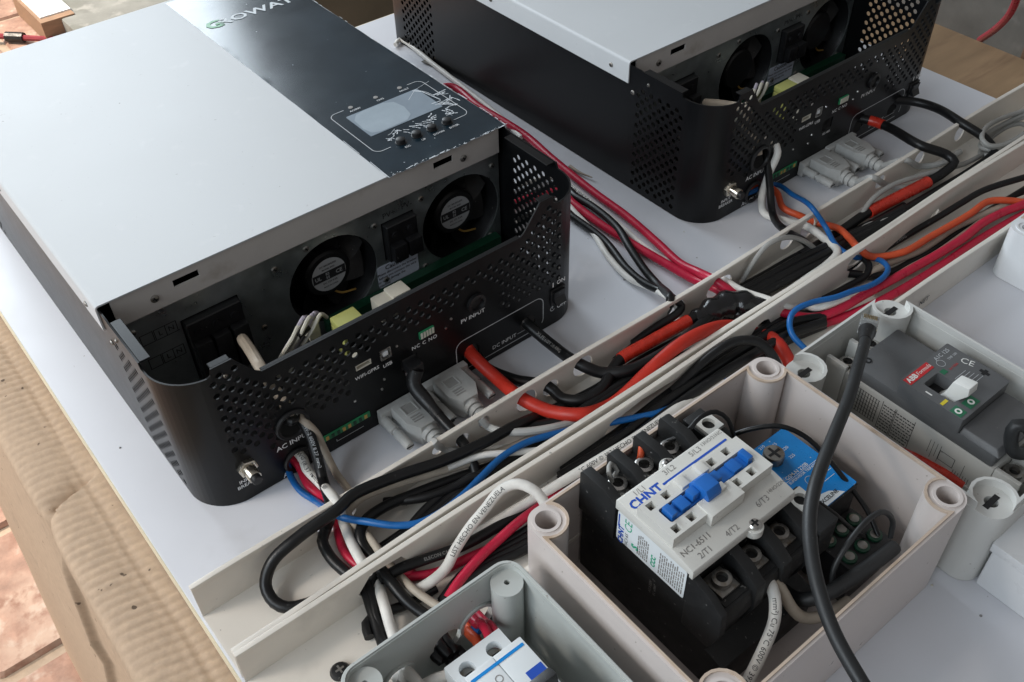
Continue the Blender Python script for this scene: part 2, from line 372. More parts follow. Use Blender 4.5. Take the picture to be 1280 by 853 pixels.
# ------------------------------------------------------------------ cardboard box that carries the board
def wob(*a):
    return math.sin(a[0] * .031 + a[1] * .017) * .5 + math.sin(a[0] * .083 - a[1] * .011 + 1.3) * .3 + math.sin(a[1] * .053 + 2.1) * .2
prof = [(-5, -16.5), (-22, -16.6), (-38, -17)] + [(-38 - 2.2 * k, -17 - .07 * k - .0045 * k * k) for k in range(1, 16)] + [(-74, -19.6), (-77, -20.2), (-80, -20.9), (-83, -22), (-85.3, -23.6), (-86.8, -26), (-87.4, -30), (-87.8, -38), (-88, -48)]
prof += [(-88 - 62 * ((k / 22) ** .9), -48 - (712 * k / 22)) for k in range(1, 23)]
ny = 1500; y0, y1 = -480, 540
vs_ = []; fs = []
ca, cb = P(61, 660, z=-32), P(118, 594, z=-17)
for k in range(ny + 1):
    yy = y0 + (y1 - y0) * k / ny
    for i, (x, z) in enumerate(prof):
        q = Vector((x, yy, z)); top = max(0, min(1, (z + 60) / 40)); strip = 1 if -86 < x < -40 else .25 if x <= -86 else 0
        fl = math.sin(2 * math.pi * (yy + .27 * (x + 60) + .8 * wob(x * .2, yy * .3)) / 7.4); fl = fl - .35 * abs(fl) ** 3
        q.z += strip * top * (.50 * fl * (.75 + .25 * math.sin(yy * .021 + x * .07)) + .25 * wob(x * 2, yy)); 
        if x < -80: q.x += .2 * fl * top + .8 * wob(z * .5, yy * .4) * (1 if z < -40 else .4)
        # long crease beside the ridge
        q.z -= 1.5 * math.exp(-((x + 50 + 2.0 * wob(yy * .6, 3)) / 2.2) ** 2) + .7 * math.exp(-((x + 57 + 2 * wob(yy * .8, 8)) / 2) ** 2)
        # dent line
        if strip and x > -90:
            lt = (x - ca.x) / (cb.x - ca.x); yl = ca.y + (cb.y - ca.y) * lt; dy = yy - yl
            q.z -= 8 * math.exp(-abs(dy - 2) / 8) * (1 if dy > 0 else .12) * max(0, min(1, (x + 95) / 20)) * max(0, min(1, (-40 - x) / 18))
            if x < -78: q.x += 4.5 * math.exp(-abs(dy) / 9)
        if z < -50:   # upright joint of two flaps
            q.x += 7 / (1 + math.exp((yy - 92 + .02 * z) / 1.6)) - 4 * math.exp(-((yy - 92 + .02 * z) / 2.6) ** 2)
            q.x += 3.5 * math.exp(-((z + 210 + .25 * (yy - 100)) / 16) ** 2)
        vs_.append(q)
n = len(prof)
for k in range(ny):
    for i in range(n - 1): fs.append((k * n + i, k * n + i + 1, (k + 1) * n + i + 1, (k + 1) * n + i))
cb_root = empty('cardboard_box', (-60, 0, FZ), 'big creased brown cardboard box carrying the white board', 'box')
mb = MB(); mb.add(vs_, fs)
mb.build('side_wall', 'cardboard', cb_root, loc=(60, 0, -FZ), ang=60, fixn=False)
MB().box(-8, 870, -482, 535, -25, -16.8).build('top_flap', 'cardboard', cb_root, loc=(60, 0, -FZ), smooth=False)
MB().box(-60, 865, -478, 533, FZ + .5, -25.2).build('body', 'cardboard', cb_root, loc=(60, 0, -FZ), smooth=False)
# ------------------------------------------------------------------ the white board
board = empty('mounting_board', (420, 10, -15.5), 'wide white melamine board that everything is mounted on', 'board')
MB().box(-38, 875, -520, 544, -15.5, 0).build('panel', 'melamine', board, loc=(-420, -10, 15.5), bevel=.4, seg=1)
MB().box(-38.9, -38.05, -520, 544, -15.3, -.2).build('edge_band', 'edge_band', board, loc=(-420, -10, 15.5), smooth=False)
MB().box(-38, 875, 544.05, 544.9, -15.3, -.2).build('edge_band', 'edge_band', board, loc=(-420, -10, 15.5), smooth=False)
# ------------------------------------------------------------------ cable ducts
XL, XR = -36.5, 884
def duct_wall(y, side, holes, name, parent, zt=31.5, off=(0, 0, 0)):
    """upright wall of the duct; side=+1: lip points to +y"""
    sag = lambda x: 1.3 * math.sin(x * .009 + y) + .7 * math.sin(x * .023 + 2 * y)
    out = [(XL + (XR - XL) * k / 60, .2) for k in range(61)] + [(XR - (XR - XL) * k / 60, zt) for k in range(61)]
    v, f = triangulate(out, holes, [((XL + (XR - XL) * k / 60, .2), (XL + (XR - XL) * k / 60, zt)) for k in range(1, 60)])
    w_ = MB().sheet(v, f, lambda u, q, t: (u, y + side * 1.5 * t + sag(u) * (q / zt) ** 2, q)).build(name, 'duct_pvc', parent, loc=(-XL, 88, 0), ang=30)
    # snap-on lip along the top edge
    mb = MB(); st = 60
    for (dy0, dy1, dz0, dz1) in ((-1.0, 2.6, -3.2, .4), (-.6, 1.9, -6.4, -4.9)):
        vs_ = []; fs = []
        for k in range(st + 1):
            x = XL - .15 + (XR - XL + .3) * k / st; b = y + sag(x)
            vs_ += [(x, b + side * dy0, zt + dz0), (x, b + side * dy1, zt + dz0), (x, b + side * dy1, zt + dz1), (x, b + side * dy0, zt + dz1)]
        for k in range(st):
            for i in range(4): fs.append((k * 4 + i, k * 4 + (i + 1) % 4, (k + 1) * 4 + (i + 1) % 4, (k + 1) * 4 + i))
        fs += [(0, 1, 2, 3), tuple(st * 4 + i for i in (3, 2, 1, 0))]
        if dz0 == -3.2: mb.add(vs_, fs)
    mb.build('lip', 'duct_pvc', w_, bevel=.5, ang=30)
    return w_
def H(px, py, y, r, rz=None, n=14):
    q = P(px, py, y=y); rz = rz or r
    zc = min(max(q.z, .8 + rz), 27.2 - rz)
    return circ(q.x, zc, r, n, .1, rz)
def cut(y, *pp):
    return [((q := P(px, py, y=y)).x, min(max(q.z, .6), 27.6)) for px, py in pp]
YA1, YA2, YB1, YB3 = -61.8, -113.6, -116.8, -178.0
da = empty('cable_duct', (XL, -88, 0), 'open cream plastic cable duct running next to both inverters', 'cable duct', 'cable ducts')
MB().box(XL, XR, YA2 + .2, YA1 - .2, .3, 1.9).build('base', 'duct_pvc', da, loc=(-XL, 88, 0), smooth=False)
holes = [H(418, 640, YA1, 15, 11), H(545, 556, YA1, 4.5), H(577, 549, YA1, 6), H(604, 526, YA1, 5), H(657, 500, YA1, 9.5), H(687, 484, YA1, 7.5), H(727, 455, YA1, 9.5),
         H(843, 378, YA1, 10), H(897, 357, YA1, 15, 10), H(985, 288, YA1, 9), H(1012, 268, YA1, 10), H(1100, 222, YA1, 7), H(1152, 183, YA1, 8), H(1203, 153, YA1, 8)]
# keep openings from touching each other
def spread(hs):
    out = []
    for h in hs:
        x0, x1 = min(q[0] for q in h), max(q[0] for q in h)
        if any(x0 < b + 1 and x1 > a - 1 for a, b in out): continue
        out.append((x0, x1)); yield h
duct_wall(YA1, -1, list(spread(holes)), 'wall', da)
cutA = lambda y: list(spread([cut(y, (447, 742), (462, 716), (500, 694), (512, 700), (512, 715), (462, 750)), cut(y, (745, 556), (762, 527), (800, 497), (858, 463), (862, 480), (800, 528)),
        H(948, 420, y, 12, 10), H(972, 392, y, 11, 9), H(1073, 316, y, 14, 9), H(1165, 275, y, 8)]))
duct_wall(YA2, 1, cutA(YA2), 'wall', da)
dbt = empty('cable_duct', (XL, -88, 0), 'open cream plastic cable duct between the plain duct and the open enclosures', 'cable duct', 'cable ducts')
MB().box(XL, XR, YB3 + .2, YB1 - .2, .3, 1.9).build('base', 'duct_pvc', dbt, loc=(-XL, 88, 0), smooth=False)
duct_wall(YB1, -1, cutA(YB1), 'wall', dbt)
duct_wall(YB3, 1, list(spread([H(500, 760, YB3, 22, 9), H(600, 760, YB3, 12), H(880, 520, YB3, 14), H(1020, 440, YB3, 12)])), 'wall', dbt)
text('NET', 7, (P(1156, 377, y=-179).x, YB3 - .35, P(1156, 377, y=-179).z), (1, 0, 0), (0, 0, 1), 'print_black', dbt, bold=.01).location = Vector((-XL, 88, 0)) * S
sc = P(425, 838, z=4)
e = empty('black_screw', (sc.x, sc.y, 1.9), 'black cross head screw in the duct floor', 'screw')
MB().lathe([(6.2, 0), (6.2, .8), (5, 2.6), (2.5, 3.3), (.5, 3.4)], (0, 0, 0), (0, 0, 1), 18).build('head', 'black_plastic', e)
MB().box(-2.8, 2.8, -.6, .6, 3.42, 3.6).box(-.6, .6, -2.8, 2.8, 3.42, 3.62).build('cross_slot', 'dull_steel', e, smooth=False)
# ================================================================== inverter
W, HH, LL, CF = 332.0, 125.3, 481.0, 97.2
inv = empty('inverter', (0, 0, 0), 'white and black inverter with green and white logo and scratched dark display film', 'inverter', 'inverters on the board')
RC, RB = 30.0, 8.0
S_L = LL - RC - RB                                  # flat left side
ARC = math.pi * RC / 2; ARB = math.pi * RB / 2
FRW = W - 2 * RC
def plan(s):
    """arc length from the rear-left bend -> x, y, outward normal"""
    if s < ARB: a = s / RB; return RB - RB * math.sin(a), LL - RB + RB * math.cos(a), -math.sin(a), math.cos(a)
    s -= ARB
    if s < S_L: return 0, LL - RB - s, -1, 0
    s -= S_L
    if s < ARC: a = s / RC; return RC - RC * math.cos(a), RC - RC * math.sin(a), -math.cos(a), -math.sin(a)
    s -= ARC
    if s < FRW: return RC + s, 0, 0, -1
    s -= FRW
    if s < ARC: a = s / RC; return W - RC + RC * math.sin(a), RC - RC * math.cos(a), math.sin(a), -math.cos(a)
    s -= ARC
    if s < S_L: return W, RC + s, 1, 0
    s -= S_L; a = min(s / RB, math.pi / 2); return W - RB + RB * math.cos(a), LL - RB + RB * math.sin(a), math.cos(a), math.sin(a)
sl = lambda y: ARB + (LL - RB - y)                       # left side, from its y
sf = lambda x: ARB + S_L + ARC + (x - RC)                # front, from its x
sr = lambda y: ARB + S_L + ARC + FRW + ARC + (y - RC)    # right side
STOT = ARB * 2 + S_L * 2 + ARC * 2 + FRW
arcs = []
for a0, ln in ((0, ARB), (ARB + S_L, ARC), (ARB + S_L + ARC + FRW, ARC), (STOT - ARB, ARB)):
    nn = 12 if ln > 20 else 4
    arcs += [a0 + ln * k / nn for k in range(nn + 1)]
rim_keys = [(0, 122), (sl(92), 122), (sl(84), 122), (sl(82), 121.5), (sl(36), 121.5), (sl(35), 117.8), (sf(27), 117.8), (sf(29.5), 119), (sf(30.5), 124), (sf(44.5), 124), (sf(47), 120), (sf(57), 105.5), (sf(60), 103.2),
            (sf(268), 103.2), (sf(271), 105), (sf(284), 122), (sf(286), 125), (sf(298), 125), (sf(299), 119), (sf(303), 117), (sr(33), 117), (sr(35), 121.5), (sr(88), 121.5), (sr(92), 122), (STOT, 122)]
def rim(s):
    for (a, za), (b, zb) in zip(rim_keys[:-1], rim_keys[1:]):
        if a <= s <= b: return za + (zb - za) * (s - a) / max(b - a, 1e-6)
    return 122
ss = sorted(set([round(k[0], 4) for k in rim_keys] + [round(a, 4) for a in arcs]))
outl = [(s, .6) for s in ss] + [(s, rim(s)) for s in reversed(ss)]
holes = []
keep_out = []
def lattice(u0, u1, z0, z1, fu, cond=lambda u, z: True, d=4.9):
    i = 0
    for a in range(0, int((u1 - u0) / 5) + 1):
        for b in range(0, int((z1 - z0) / 5) + 1):
            if (a + b) % 2: continue
            u, z = u0 + a * 5, z0 + b * 5
            if cond(u, z): holes.append(circ(fu(u), z, d / 2, 9, .2))
lattice(35, 85, 8.5, 103.5, sl)
lattice(400, 458, 8, 103, sl)
lattice(35, 85, 8.5, 103.5, sr)
lattice(400, 458, 8, 103, sr)
def fcond(x, z):
    if x > W - 26: return False
    if z > rim(sf(x)) - 7.5: return False
    if z > 98 and 58 < x < 272: return False
    if math.hypot(x - 33.3, z - 31.7) < 12: return False
    if x < 60: return z > 44 or (x > 50 and z > 33)
    if math.hypot(x - 70.5, z - 46.7) < 16: return False
    if x < 84: return z > 66
    if x < 118: return z > 42 + (x - 84) * .05
    if x < 142: return z > 74
    if x < 160: return z > 78
    if x < 200: return z > 74
    if math.hypot(x - 225, z - 68) < 15: return False
    if x < 246: return z > 72
    if x < 292: return z > 44
    return z > 44
lattice(29.5, 306, 31.2, 116.2, sf, fcond)
# openings for cables and ports
holes += [circ(sf(70.5), 46.7, 11, 18), circ(sf(68.5), 11.8, 9.5, 18), circ(sf(219), 20, 7.5, 16), circ(sf(273.5), 16.5, 7.5, 16), circ(sf(33.3), 31.7, 4.5, 12), circ(sf(225), 66, 8, 16)]
def rectS(x0, x1, z0, z1): return [(sf(x0), z0), (sf(x1), z0), (sf(x1), z1), (sf(x0), z1)]
holes += [rectS(123, 136, 61, 66.5), rectS(142.5, 152.5, 57.5, 68), rectS(158, 172, 38, 49), rectS(296, 311, 22, 37)]
v, f = triangulate(outl, holes, [((s, .6), (s, rim(s))) for s in arcs[1:-1]])
def casfn(u, q, t):
    x, y, nx, ny_ = plan(u); return (x - nx * 1.2 * t, y - ny_ * 1.2 * t, q)
MB().sheet(v, f, casfn).build('casing', 'black_steel', inv, ang=25)
# folded rims and tabs
mb = MB()
mb.box(60.5, 267.5, 1.25, 4.2, 101.8, 103.0)
mb.box(1.25, 8.5, 36.5, 82, 120.2, 121.4); mb.box(W - 8.5, W - 1.25, 36.5, 88, 120.2, 121.4)
mb.box(31, 44, 1.25, 6.5, 122.6, 123.9); mb.box(286.5, 297.5, 1.25, 6.5, 123.4, 124.9)
mb.build('folded_rim', 'black_steel', inv, bevel=.35, seg=1)
MB().prism(rrect(1.3, W - 1.3, 1.3, LL - 1.4, RC - 1.2, 8), .3, 1.5).build('base_plate', 'dark_inside', inv, smooth=False)
MB().box(RB, W - RB, LL - 1.2, LL, .6, 122).build('back_panel', 'black_steel', inv, smooth=False)
# ---- white cover with folded sides
mb = MB()
sec = [(-1.4, 105.2)] + [(-1.4 + 2.6 * (1 - math.cos(t)), HH - 2.6 + 2.6 * math.sin(t)) for t in [math.pi / 2 * k / 5 for k in range(6)]]
sec += [(W - q[0], q[1]) for q in reversed(sec)]
ins = [(-.2, 105.2)] + [(-.2 + 1.4 * (1 - math.cos(t)), HH - 2.6 + 1.4 * math.sin(t)) for t in [math.pi / 2 * k / 5 for k in range(6)]]
ins += [(W - q[0], q[1]) for q in reversed(ins)]
n = len(sec); vs_ = []; fs = []
for yy in (CF, LL + .6):
    vs_ += [(x, yy, z) for x, z in sec] + [(x, yy, z) for x, z in ins]
for k in range(n - 1):
    fs += [(k, k + 1, 2 * n + k + 1, 2 * n + k), (n + k + 1, n + k, 3 * n + k, 3 * n + k + 1), (k + 1, k, n + k, n + k + 1), (2 * n + k, 2 * n + k + 1, 3 * n + k + 1, 3 * n + k)]
fs += [(0, 2 * n, 3 * n, n), (n - 1, 2 * n - 1, 4 * n - 1, 3 * n - 1)]
mb.add(vs_, fs)
cover = mb.build('cover', 'cover_paint', inv, ang=30)
def screw(parent, at, axis, r=2.6, m='dull_steel'):
    s_ = MB().lathe([(r, 0), (r, .5), (r * .75, 1.1), (.2, 1.3)], at, axis, 12).build('screw', m, parent)
    a = Vector(axis).normalized(); u = Vector((0, 0, 1)) if abs(a.z) < .5 else Vector((1, 0, 0)); v_ = a.cross(u).normalized(); at = Vector(at) + a * 1.32
    mb = MB()
    for d, e_ in ((u, v_), (v_, u)):
        d = (d + e_ * .35).normalized(); q = a.cross(d).normalized()
        mb.add([at - d * r * .6 - q * r * .13, at + d * r * .6 - q * r * .13, at + d * r * .6 + q * r * .13, at - d * r * .6 + q * r * .13], [(0, 1, 2, 3)])
    mb.build('cross_slot', 'dark_inside', s_, smooth=False)
for yy in (119, 290, 462):
    screw(cover, (-1.45, yy, 114), (-1, 0, 0), 2.2); screw(cover, (W + 1.45, yy, 114), (1, 0, 0), 2.2)
screw(inv, (0, 74, 112.5), (-1, 0, 0), 1.6); screw(inv, (0, 92, 98), (-1, 0, 0), 2.2); screw(inv, (W, 74, 112.5), (1, 0, 0), 1.6); screw(inv, (38, 0, 114), (0, -1, 0), 1.5)
# ---- inner chassis: light strip under the cover and the fan plate
def XZ(y0, y1):     # plate drawn in x,z standing upright between y0 (front) and y1
    return Matrix(((1, 0, 0, 0), (0, 0, -1, y1), (0, 1, 0, 0), (0, 0, 0, 1)))
strip = MB().plate([(8.5, 101.5), (W - 6, 101.5), (W - 6, 123.6), (8.5, 123.6)], [[(50.5, 112.6), (69, 112.6), (69, 118.4), (50.5, 118.4)], [(263, 112.6), (281, 112.6), (281, 118.4), (263, 118.4)]], 0, 1.4, XZ(0, 99.6)).build('chassis_strip', 'chassis', inv, smooth=False)
for x in (36, 291): screw(inv, (x, 98.2, 111), (0, -1, 0), 3.0)
MB().box(8.5, W - 6, 100.2, 104, 99.6, 101.4).build('chassis_ledge', 'chassis', inv, smooth=False)
FAN = [(168.0, 52.0), (289.0, 52.5)]
MB().plate([(3, 2), (W - 3, 2), (W - 3, 101.3), (3, 101.3)], [circ(*FAN[0], 38.5, 40), circ(*FAN[1], 38.5, 40), [(48, 22), (92, 22), (92, 80), (48, 80)], [(214, 46), (244, 46), (244, 82), (214, 82)]], 0, 1.2, XZ(0, 104.6)).build('fan_plate', 'galvanised', inv, smooth=False)
MB().box(3, W - 3, 150, 151, 2, 120).build('inner_baffle', 'dark_inside', inv, smooth=False)
for (x, z) in ((123, 86), (150, 91), (136, 25), (208, 83), (212, 28), (252, 88), (322, 88), (318, 20), (250, 22), (105, 40), (16, 88)): screw(inv, (x, 103.4, z), (0, -1, 0), 2.6)
for (fx, fz) in FAN:
    fan = MB().lathe([(38.4, 0), (37.4, 3), (37.4, 28), (41, 28), (41, 0)], (fx, 104.8, fz), (0, 1, 0), 40, cap=False).build('fan', 'black_plastic', inv)
    MB().lathe([(20, 24), (20, 9), (18.5, 7), (15.2, 7)], (fx, 104.8, fz), (0, 1, 0), 32).build('hub', 'black_plastic', fan)
    MB().lathe([(15, 6.75), (.1, 6.7)], (fx, 104.8, fz), (0, 1, 0), 32).build('hub_label', 'silver_label', fan)
    MB().box(fx - 14.2, fx + 14.2, 111.1, 111.35, fz - 3.9, fz + 3.9).build('label_band', 'print_black', fan, smooth=False)
    for body, sz, dx, dz, mm in (('UL', 4.6, -10, 0, 'silver_label'), ('82', 3.4, -1.5, 1.7, 'silver_label'), ('55', 3.4, -1.5, -1.7, 'silver_label'), ('CE', 4.8, 8.5, 0, 'silver_label'), ('DC BRUSHLESS', 2.2, 0, 9.5, 'print_black'), ('MODEL 8025', 2.0, 0, 6.2, 'print_black'), ('DC 12V 0.5A', 2.3, 0, -6.6, 'print_black'), ('MADE IN CHINA', 1.7, 0, -10.2, 'print_black')):
        text(body, sz, (fx + dx, 110.9 if mm == 'silver_label' else 111.25, fz + dz), (1, 0, 0), (0, 0, 1), mm, fan, bold=.02)
    for k in range(7):
        a = 2 * math.pi * k / 7 + .3
        mb = MB(); vs_ = []; fs = []
        for i in range(6):
            r = 19.5 + 17 * i / 5; sweep = .35 * (i / 5)
            for j in range(4):
                t = a + sweep + (j / 3 - .5) * .62; vs_.append((fx + r * math.cos(t), 115 + 13 * (j / 3), fz + r * math.sin(t)))
        for i in range(5):
            for j in range(3): fs.append((i * 4 + j, i * 4 + j + 1, (i + 1) * 4 + j + 1, (i + 1) * 4 + j))
        mb.add(vs_, fs).build('blade', 'black_plastic', fan, fixn=False)
    MB().tube(spline([(fx + 2, 113, fz - 18), (fx + 9, 114, fz - 25), (fx + 22, 116, fz - 30), (fx + 30, 118, fz - 34)], 3), .9, 6).build('fan_wire', 'amber', fan)
# terminal blocks
def term(x0, x1, z0, z1, nn, name='terminal_block'):
    t = MB().box(x0, x1, 97, 118, z0, z1).build(name, 'black_plastic', inv, bevel=.8, seg=1)
    wd = (x1 - x0) / nn
    for k in range(nn):
        MB().box(x0 + k * wd + .8, x0 + (k + 1) * wd - .8, 90, 97, z0 + 3, z1 - 16).build('terminal_hood', 'black_plastic', t, bevel=1.2)
        MB().cyl((x0 + (k + .5) * wd, 96.9, z1 - 9), (x0 + (k + .5) * wd, 95.4, z1 - 9), 3.2, n=12).build('terminal_screw', 'black_plastic', t)
term(49, 91, 22, 79, 3); term(215, 243, 47, 81, 2)
for body, x, z, sz in (('L', 33, 78, 6), ('N', 41, 78, 6), ('L', 33, 56, 6), ('N', 41, 56, 6)):
    text(body, sz, (x, 103.2, z), (1, 0, 0), (0, 0, 1), 'print_black', inv, bold=.01)
mb = MB()
for (x0, x1, z0, z1) in ((19, 28, 73.5, 82.5), (29, 37, 73.5, 82.5), (37, 45, 73.5, 82.5), (19, 28, 51.5, 60.5), (29, 37, 51.5, 60.5), (37, 45, 51.5, 60.5)):
    mb.strip([(x0, z0), (x1, z0), (x1, z1), (x0, z1), (x0, z0)], .6, 0)
mb.build('terminal_marking', 'print_black', inv, smooth=False, M=XZ(0, 103.25), fixn=False)
text('PV+', 7, (222, 103.2, 87.5), (1, 0, 0), (0, 0, 1), 'print_black', inv); text('PV-', 7, (238.5, 103.2, 88.5), (1, 0, 0), (0, 0, 1), 'print_black', inv)
lab = MB().prism(rrect(205, 243.5, 22, 43, 1.5, 2), 0, .25, XZ(0, 103.3)).build('warning_label', 'paper_label', inv, smooth=False)
text('Caution', 6, (222, 102.95, 39.6), (1, 0, 0), (0, 0, 1), 'print_black', lab, bold=.01)
for k, t in enumerate(('Please disconnect the breaker', 'before you connect the wire', 'or it will damage the', 'machine.')):
    text(t, 3.1, (223.5 - (6 if k == 2 else 13 if k == 3 else 0), 102.95, 35 - 3.6 * k), (1, 0, 0), (0, 0, 1), 'print_black', lab, bold=.012)
# boards and parts seen inside the wiring bay
MB().box(152, 322, 94, 102.5, 8, 22).build('circuit_board', 'pcb', inv, smooth=False)
tr = MB().box(143, 161, 24, 40, 46, 77).build('transformer_core', 'black_plastic', inv, bevel=.8)
p_ = P(437, 402, y=30); tr.location = Vector((p_.x - 152, 0, p_.z - 76)) * S
MB().box(142.4, 161.6, 23.4, 40.6, 72, 77.6).build('winding_tape', 'yellow_tape', tr, bevel=1); MB().box(142.3, 145.5, 23.3, 40.7, 50, 71.9).build('winding_tape', 'yellow_tape', tr, bevel=1)
p_ = P(385, 418, y=40)
rb = [Vector((p_.x - 24, 52, p_.z - 40)), Vector((p_.x - 14, 46, p_.z - 18)), Vector((p_.x - 3, 42, p_.z - 2)), Vector((p_.x + 6, 46, p_.z + 3)), Vector((p_.x + 12, 50, p_.z - 6))]
for k in range(7):
    MB().tube(spline([q + Vector(((k - 3) * 2.8, (k % 3) * 1.6, 5 - abs(k - 3) * .8)) for q in rb], 3), 1.5, 7).build('ribbon_wire', 'ribbon' if k % 3 else 'ivory', inv)
MB().tube([rb[2] + Vector((-4, 2, 2)), rb[2] + Vector((6, 4, 4))], 4.0, 10).build('cable_wrap', 'tape_black', inv)
MB().box(p_.x + 4, p_.x + 13, 48, 58, p_.z - 16, p_.z - 3).build('plug', 'ivory', inv, bevel=1)
for (px, py, wx) in ((482, 377, 9), (497, 366, 8)):
    q = P(px, py, y=62); MB().box(q.x - wx, q.x + wx, 55, 69, q.z - 12, q.z + 4).build('plug', 'ivory', inv, bevel=1.2)
q0 = P(303, 424, y=74); q1 = P(327, 462, y=18)
MB().tube(spline([q0, q0.lerp(q1, .5) + Vector((0, 0, 2)), q1, q1 + Vector((6, 4, -26)), Vector((72, 8, 60)), Vector((71, 3, 49))], 4), 4, 10).build('supply_wire', 'wire_tan', inv)
for (px, py) in ((245, 480), (234, 484)):
    q = P(px, py, y=60); MB().cyl((q.x, 70, 10), (q.x, 56, q.z - 4), 3.4, n=10).build('inner_wire', 'wire_black', inv)
# ---- front connectors
ff = (0, -1, 0)
nut = MB().lathe([(7.2, 0), (7.2, 3.2), (6.2, 3.8)], (33.3, 0, 31.7), ff, 6).build('breaker_nut', 'nickel', inv, smooth=False)
MB().lathe([(4.7, 3.7), (4.7, 12), (4.3, 12.6), (3.6, 12.6)], (33.3, 0, 31.7), ff, 18).build('breaker_sleeve', 'nickel', nut); MB().lathe([(3.6, 11), (3.6, 15.5), (3.1, 16.2)], (33.3, 0, 31.7), ff, 16).build('breaker_button', 'black_plastic', nut)
for (x, z, r) in ((70.5, 46.7, 11), (68.5, 11.8, 9.5)):
    MB().lathe([(r - 1.6, .5), (r - 1.2, 2), (r + .6, 2.4), (r + 1.6, 1.2), (r + 1.6, .05)], (x, 0, z), ff, 26, cap=False).build('grommet', 'black_plastic', inv)
def front_text(b_, sz, x, z, **k): return text(b_, sz * 1.2, (x, -.18, z), (1, 0, 0), (0, 0, 1), 'print_white', inv, **k)
front_text('INPUT', 3.6, 31.5, 20, bold=.015); front_text('BREAKER', 3.6, 32, 15.6, bold=.015)
front_text('AC INPUT', 5.0, 69, 30.6, bold=.012); front_text('AC OUTPUT', 5.0, 72, -.2 + 3.6, bold=.012)
front_text('WIFI-GPRS', 3.5, 131, 55, bold=.012); front_text('USB', 3.7, 147.5, 52.8, bold=.012)
front_text('NC C NO', 3.8, 179, 54.6, bold=.01, spacing=1.15); front_text('PV INPUT', 4.3, 222, 54.5, bold=.01); front_text('RS-485', 3.3, 166, 34.2); front_text('DC INPUT', 4.3, 250, 11.6)
front_text('PARALLEL', 4.6, 145, 9.0, bold=.01)
front_text('I', 5, 299, 41.2, bold=.04); front_text('ON', 4.6, 307, 41.6, bold=.01); front_text('OFF', 4.6, 308, 16.6, bold=.01)
mb = MB(); mb.strip(circ(298.5, 17.2, 2, 16)[3:16] + [(298.5 + 1.9, 17.6)][:0], .6, 0).strip([(298.5, 17.6), (298.5, 20)], .6, 0)
mb.strip([(99, 9.6), (99, 7.6), (121, 7.6)], .45, 0); mb.strip([(263, 11.6), (279, 11.6)], .5, 0)
mb.build('printed_line', 'print_line', inv, smooth=False, M=XZ(0, -.15), fixn=False)
rr = rrect(205, 289, 6, 36, 7, 5)
MB().strip(rr[3:] + rr[:1], .7, 0).build('dc_input_frame', 'print_line', inv, smooth=False, M=XZ(0, -.15), fixn=False)
us = MB().box(123.4, 135.6, .3, 12, 65.2, 66.2).box(123.4, 135.6, .3, 12, 61.3, 62.2).box(123.4, 124.2, .3, 12, 62.2, 65.2).box(134.8, 135.6, .3, 12, 62.2, 65.2).build('wifi_port', 'ivory', inv, smooth=False)
MB().box(124.4, 134.6, 4, 6, 63.4, 64.5).build('tongue', 'amber', us, smooth=False)
ub = MB().plate(rrect(143, 152, 58, 67.6, 1.2, 2), [rrect(144, 151, 59, 66.6, 1, 2)], 0, 9, XZ(0, 9.2)).build('usb_port', 'steel', inv, smooth=False)
MB().box(145.3, 149.7, .6, 8, 60.6, 64.6).build('tongue', 'white_sticker', ub, bevel=.4)
dp = MB().box(175, 187.5, -1.4, 5, 60, 66.4).build('relay_terminal', 'green_block', inv, bevel=.3)
for k in range(5): MB().box(175.8 + k * 2.35, 177.4 + k * 2.35, -2.1, -1.45, 60.8, 65.8).build('pin', 'ivory', dp, smooth=False)
MB().box(159, 171, 4, 14, 39, 48).build('network_port', 'dark_inside', inv, smooth=False)
gt = MB().box(89, 127.5, -1.0, 6, 14.2, 19.4).build('parallel_switches', 'green_block', inv, bevel=.3)
for k in range(8): MB().box(91 + k * 4.5, 93.2 + k * 4.5, -1.55, -1.05, 15.2, 18.4).build('switch_tip', 'amber' if k in (0, 3, 4, 7) else 'pcb', gt, smooth=False)
sw = MB().box(296.3, 310.7, -1.2, 9, 22.4, 36.6).build('power_switch', 'black_plastic', inv, bevel=.5)
MB().prism([(0, 24), (-4.6, 23.6), (-1.6, 29.5), (-2.4, 35.6), (0, 35)], 298, 309, Matrix(((0, 0, 1, 0), (1, 0, 0, -1.1), (0, 1, 0, 0), (0, 0, 0, 1)))).build('rocker', 'black_plastic', sw, bevel=.5)
MB().lathe([(7.8, .1), (7.8, 2.6), (5.6, 3), (5.2, 1)], (225, 0, 66), ff, 20).build('pv_gland', 'black_plastic', inv)
for (x, z) in ((156.5, 65), (143, 41), (198, 57), (118, 36), (203, 63), (140, 33)): MB().lathe([(1.1, 0), (.9, .7), (.1, .8)], (x, 0, z), ff, 8).build('standoff_screw', 'steel', inv)
# ---- dark display film on the cover
zf = HH + .06
mb = MB(); N1, N2 = 44, 90; vs_ = []; fs = []
X0, X1, Y0, Y1 = 221.5, 331.0, 94.6, LL - 4
for j in range(N2 + 1):
    yy = Y0 + (Y1 - Y0) * j / N2
    for i in range(N1 + 1):
        xx = X0 + (X1 - X0) * i / N1; z = zf + .35
        if i == 0: xx += .15 * wob(yy * 3, 1)
        if i == N1: xx += .45 * wob(yy * 2, 9)
        q = yy
        if j == 0: q += .9 * wob(xx * 9, 4) + .5 * math.sin(xx * 1.9)
        e_ = min((xx - X0), (X1 - xx)) ; z += .2 * math.exp(-max(e_, 0) / 1.2) * max(0, wob(yy * 3, xx * .2 + 5)) + .7 * math.exp(-(q - Y0) / 4) * max(0, .2 + wob(xx * 4, 2))
        z += .004 * wob(xx * 1.3, yy * 1.1)
        vs_.append((xx, q, z))
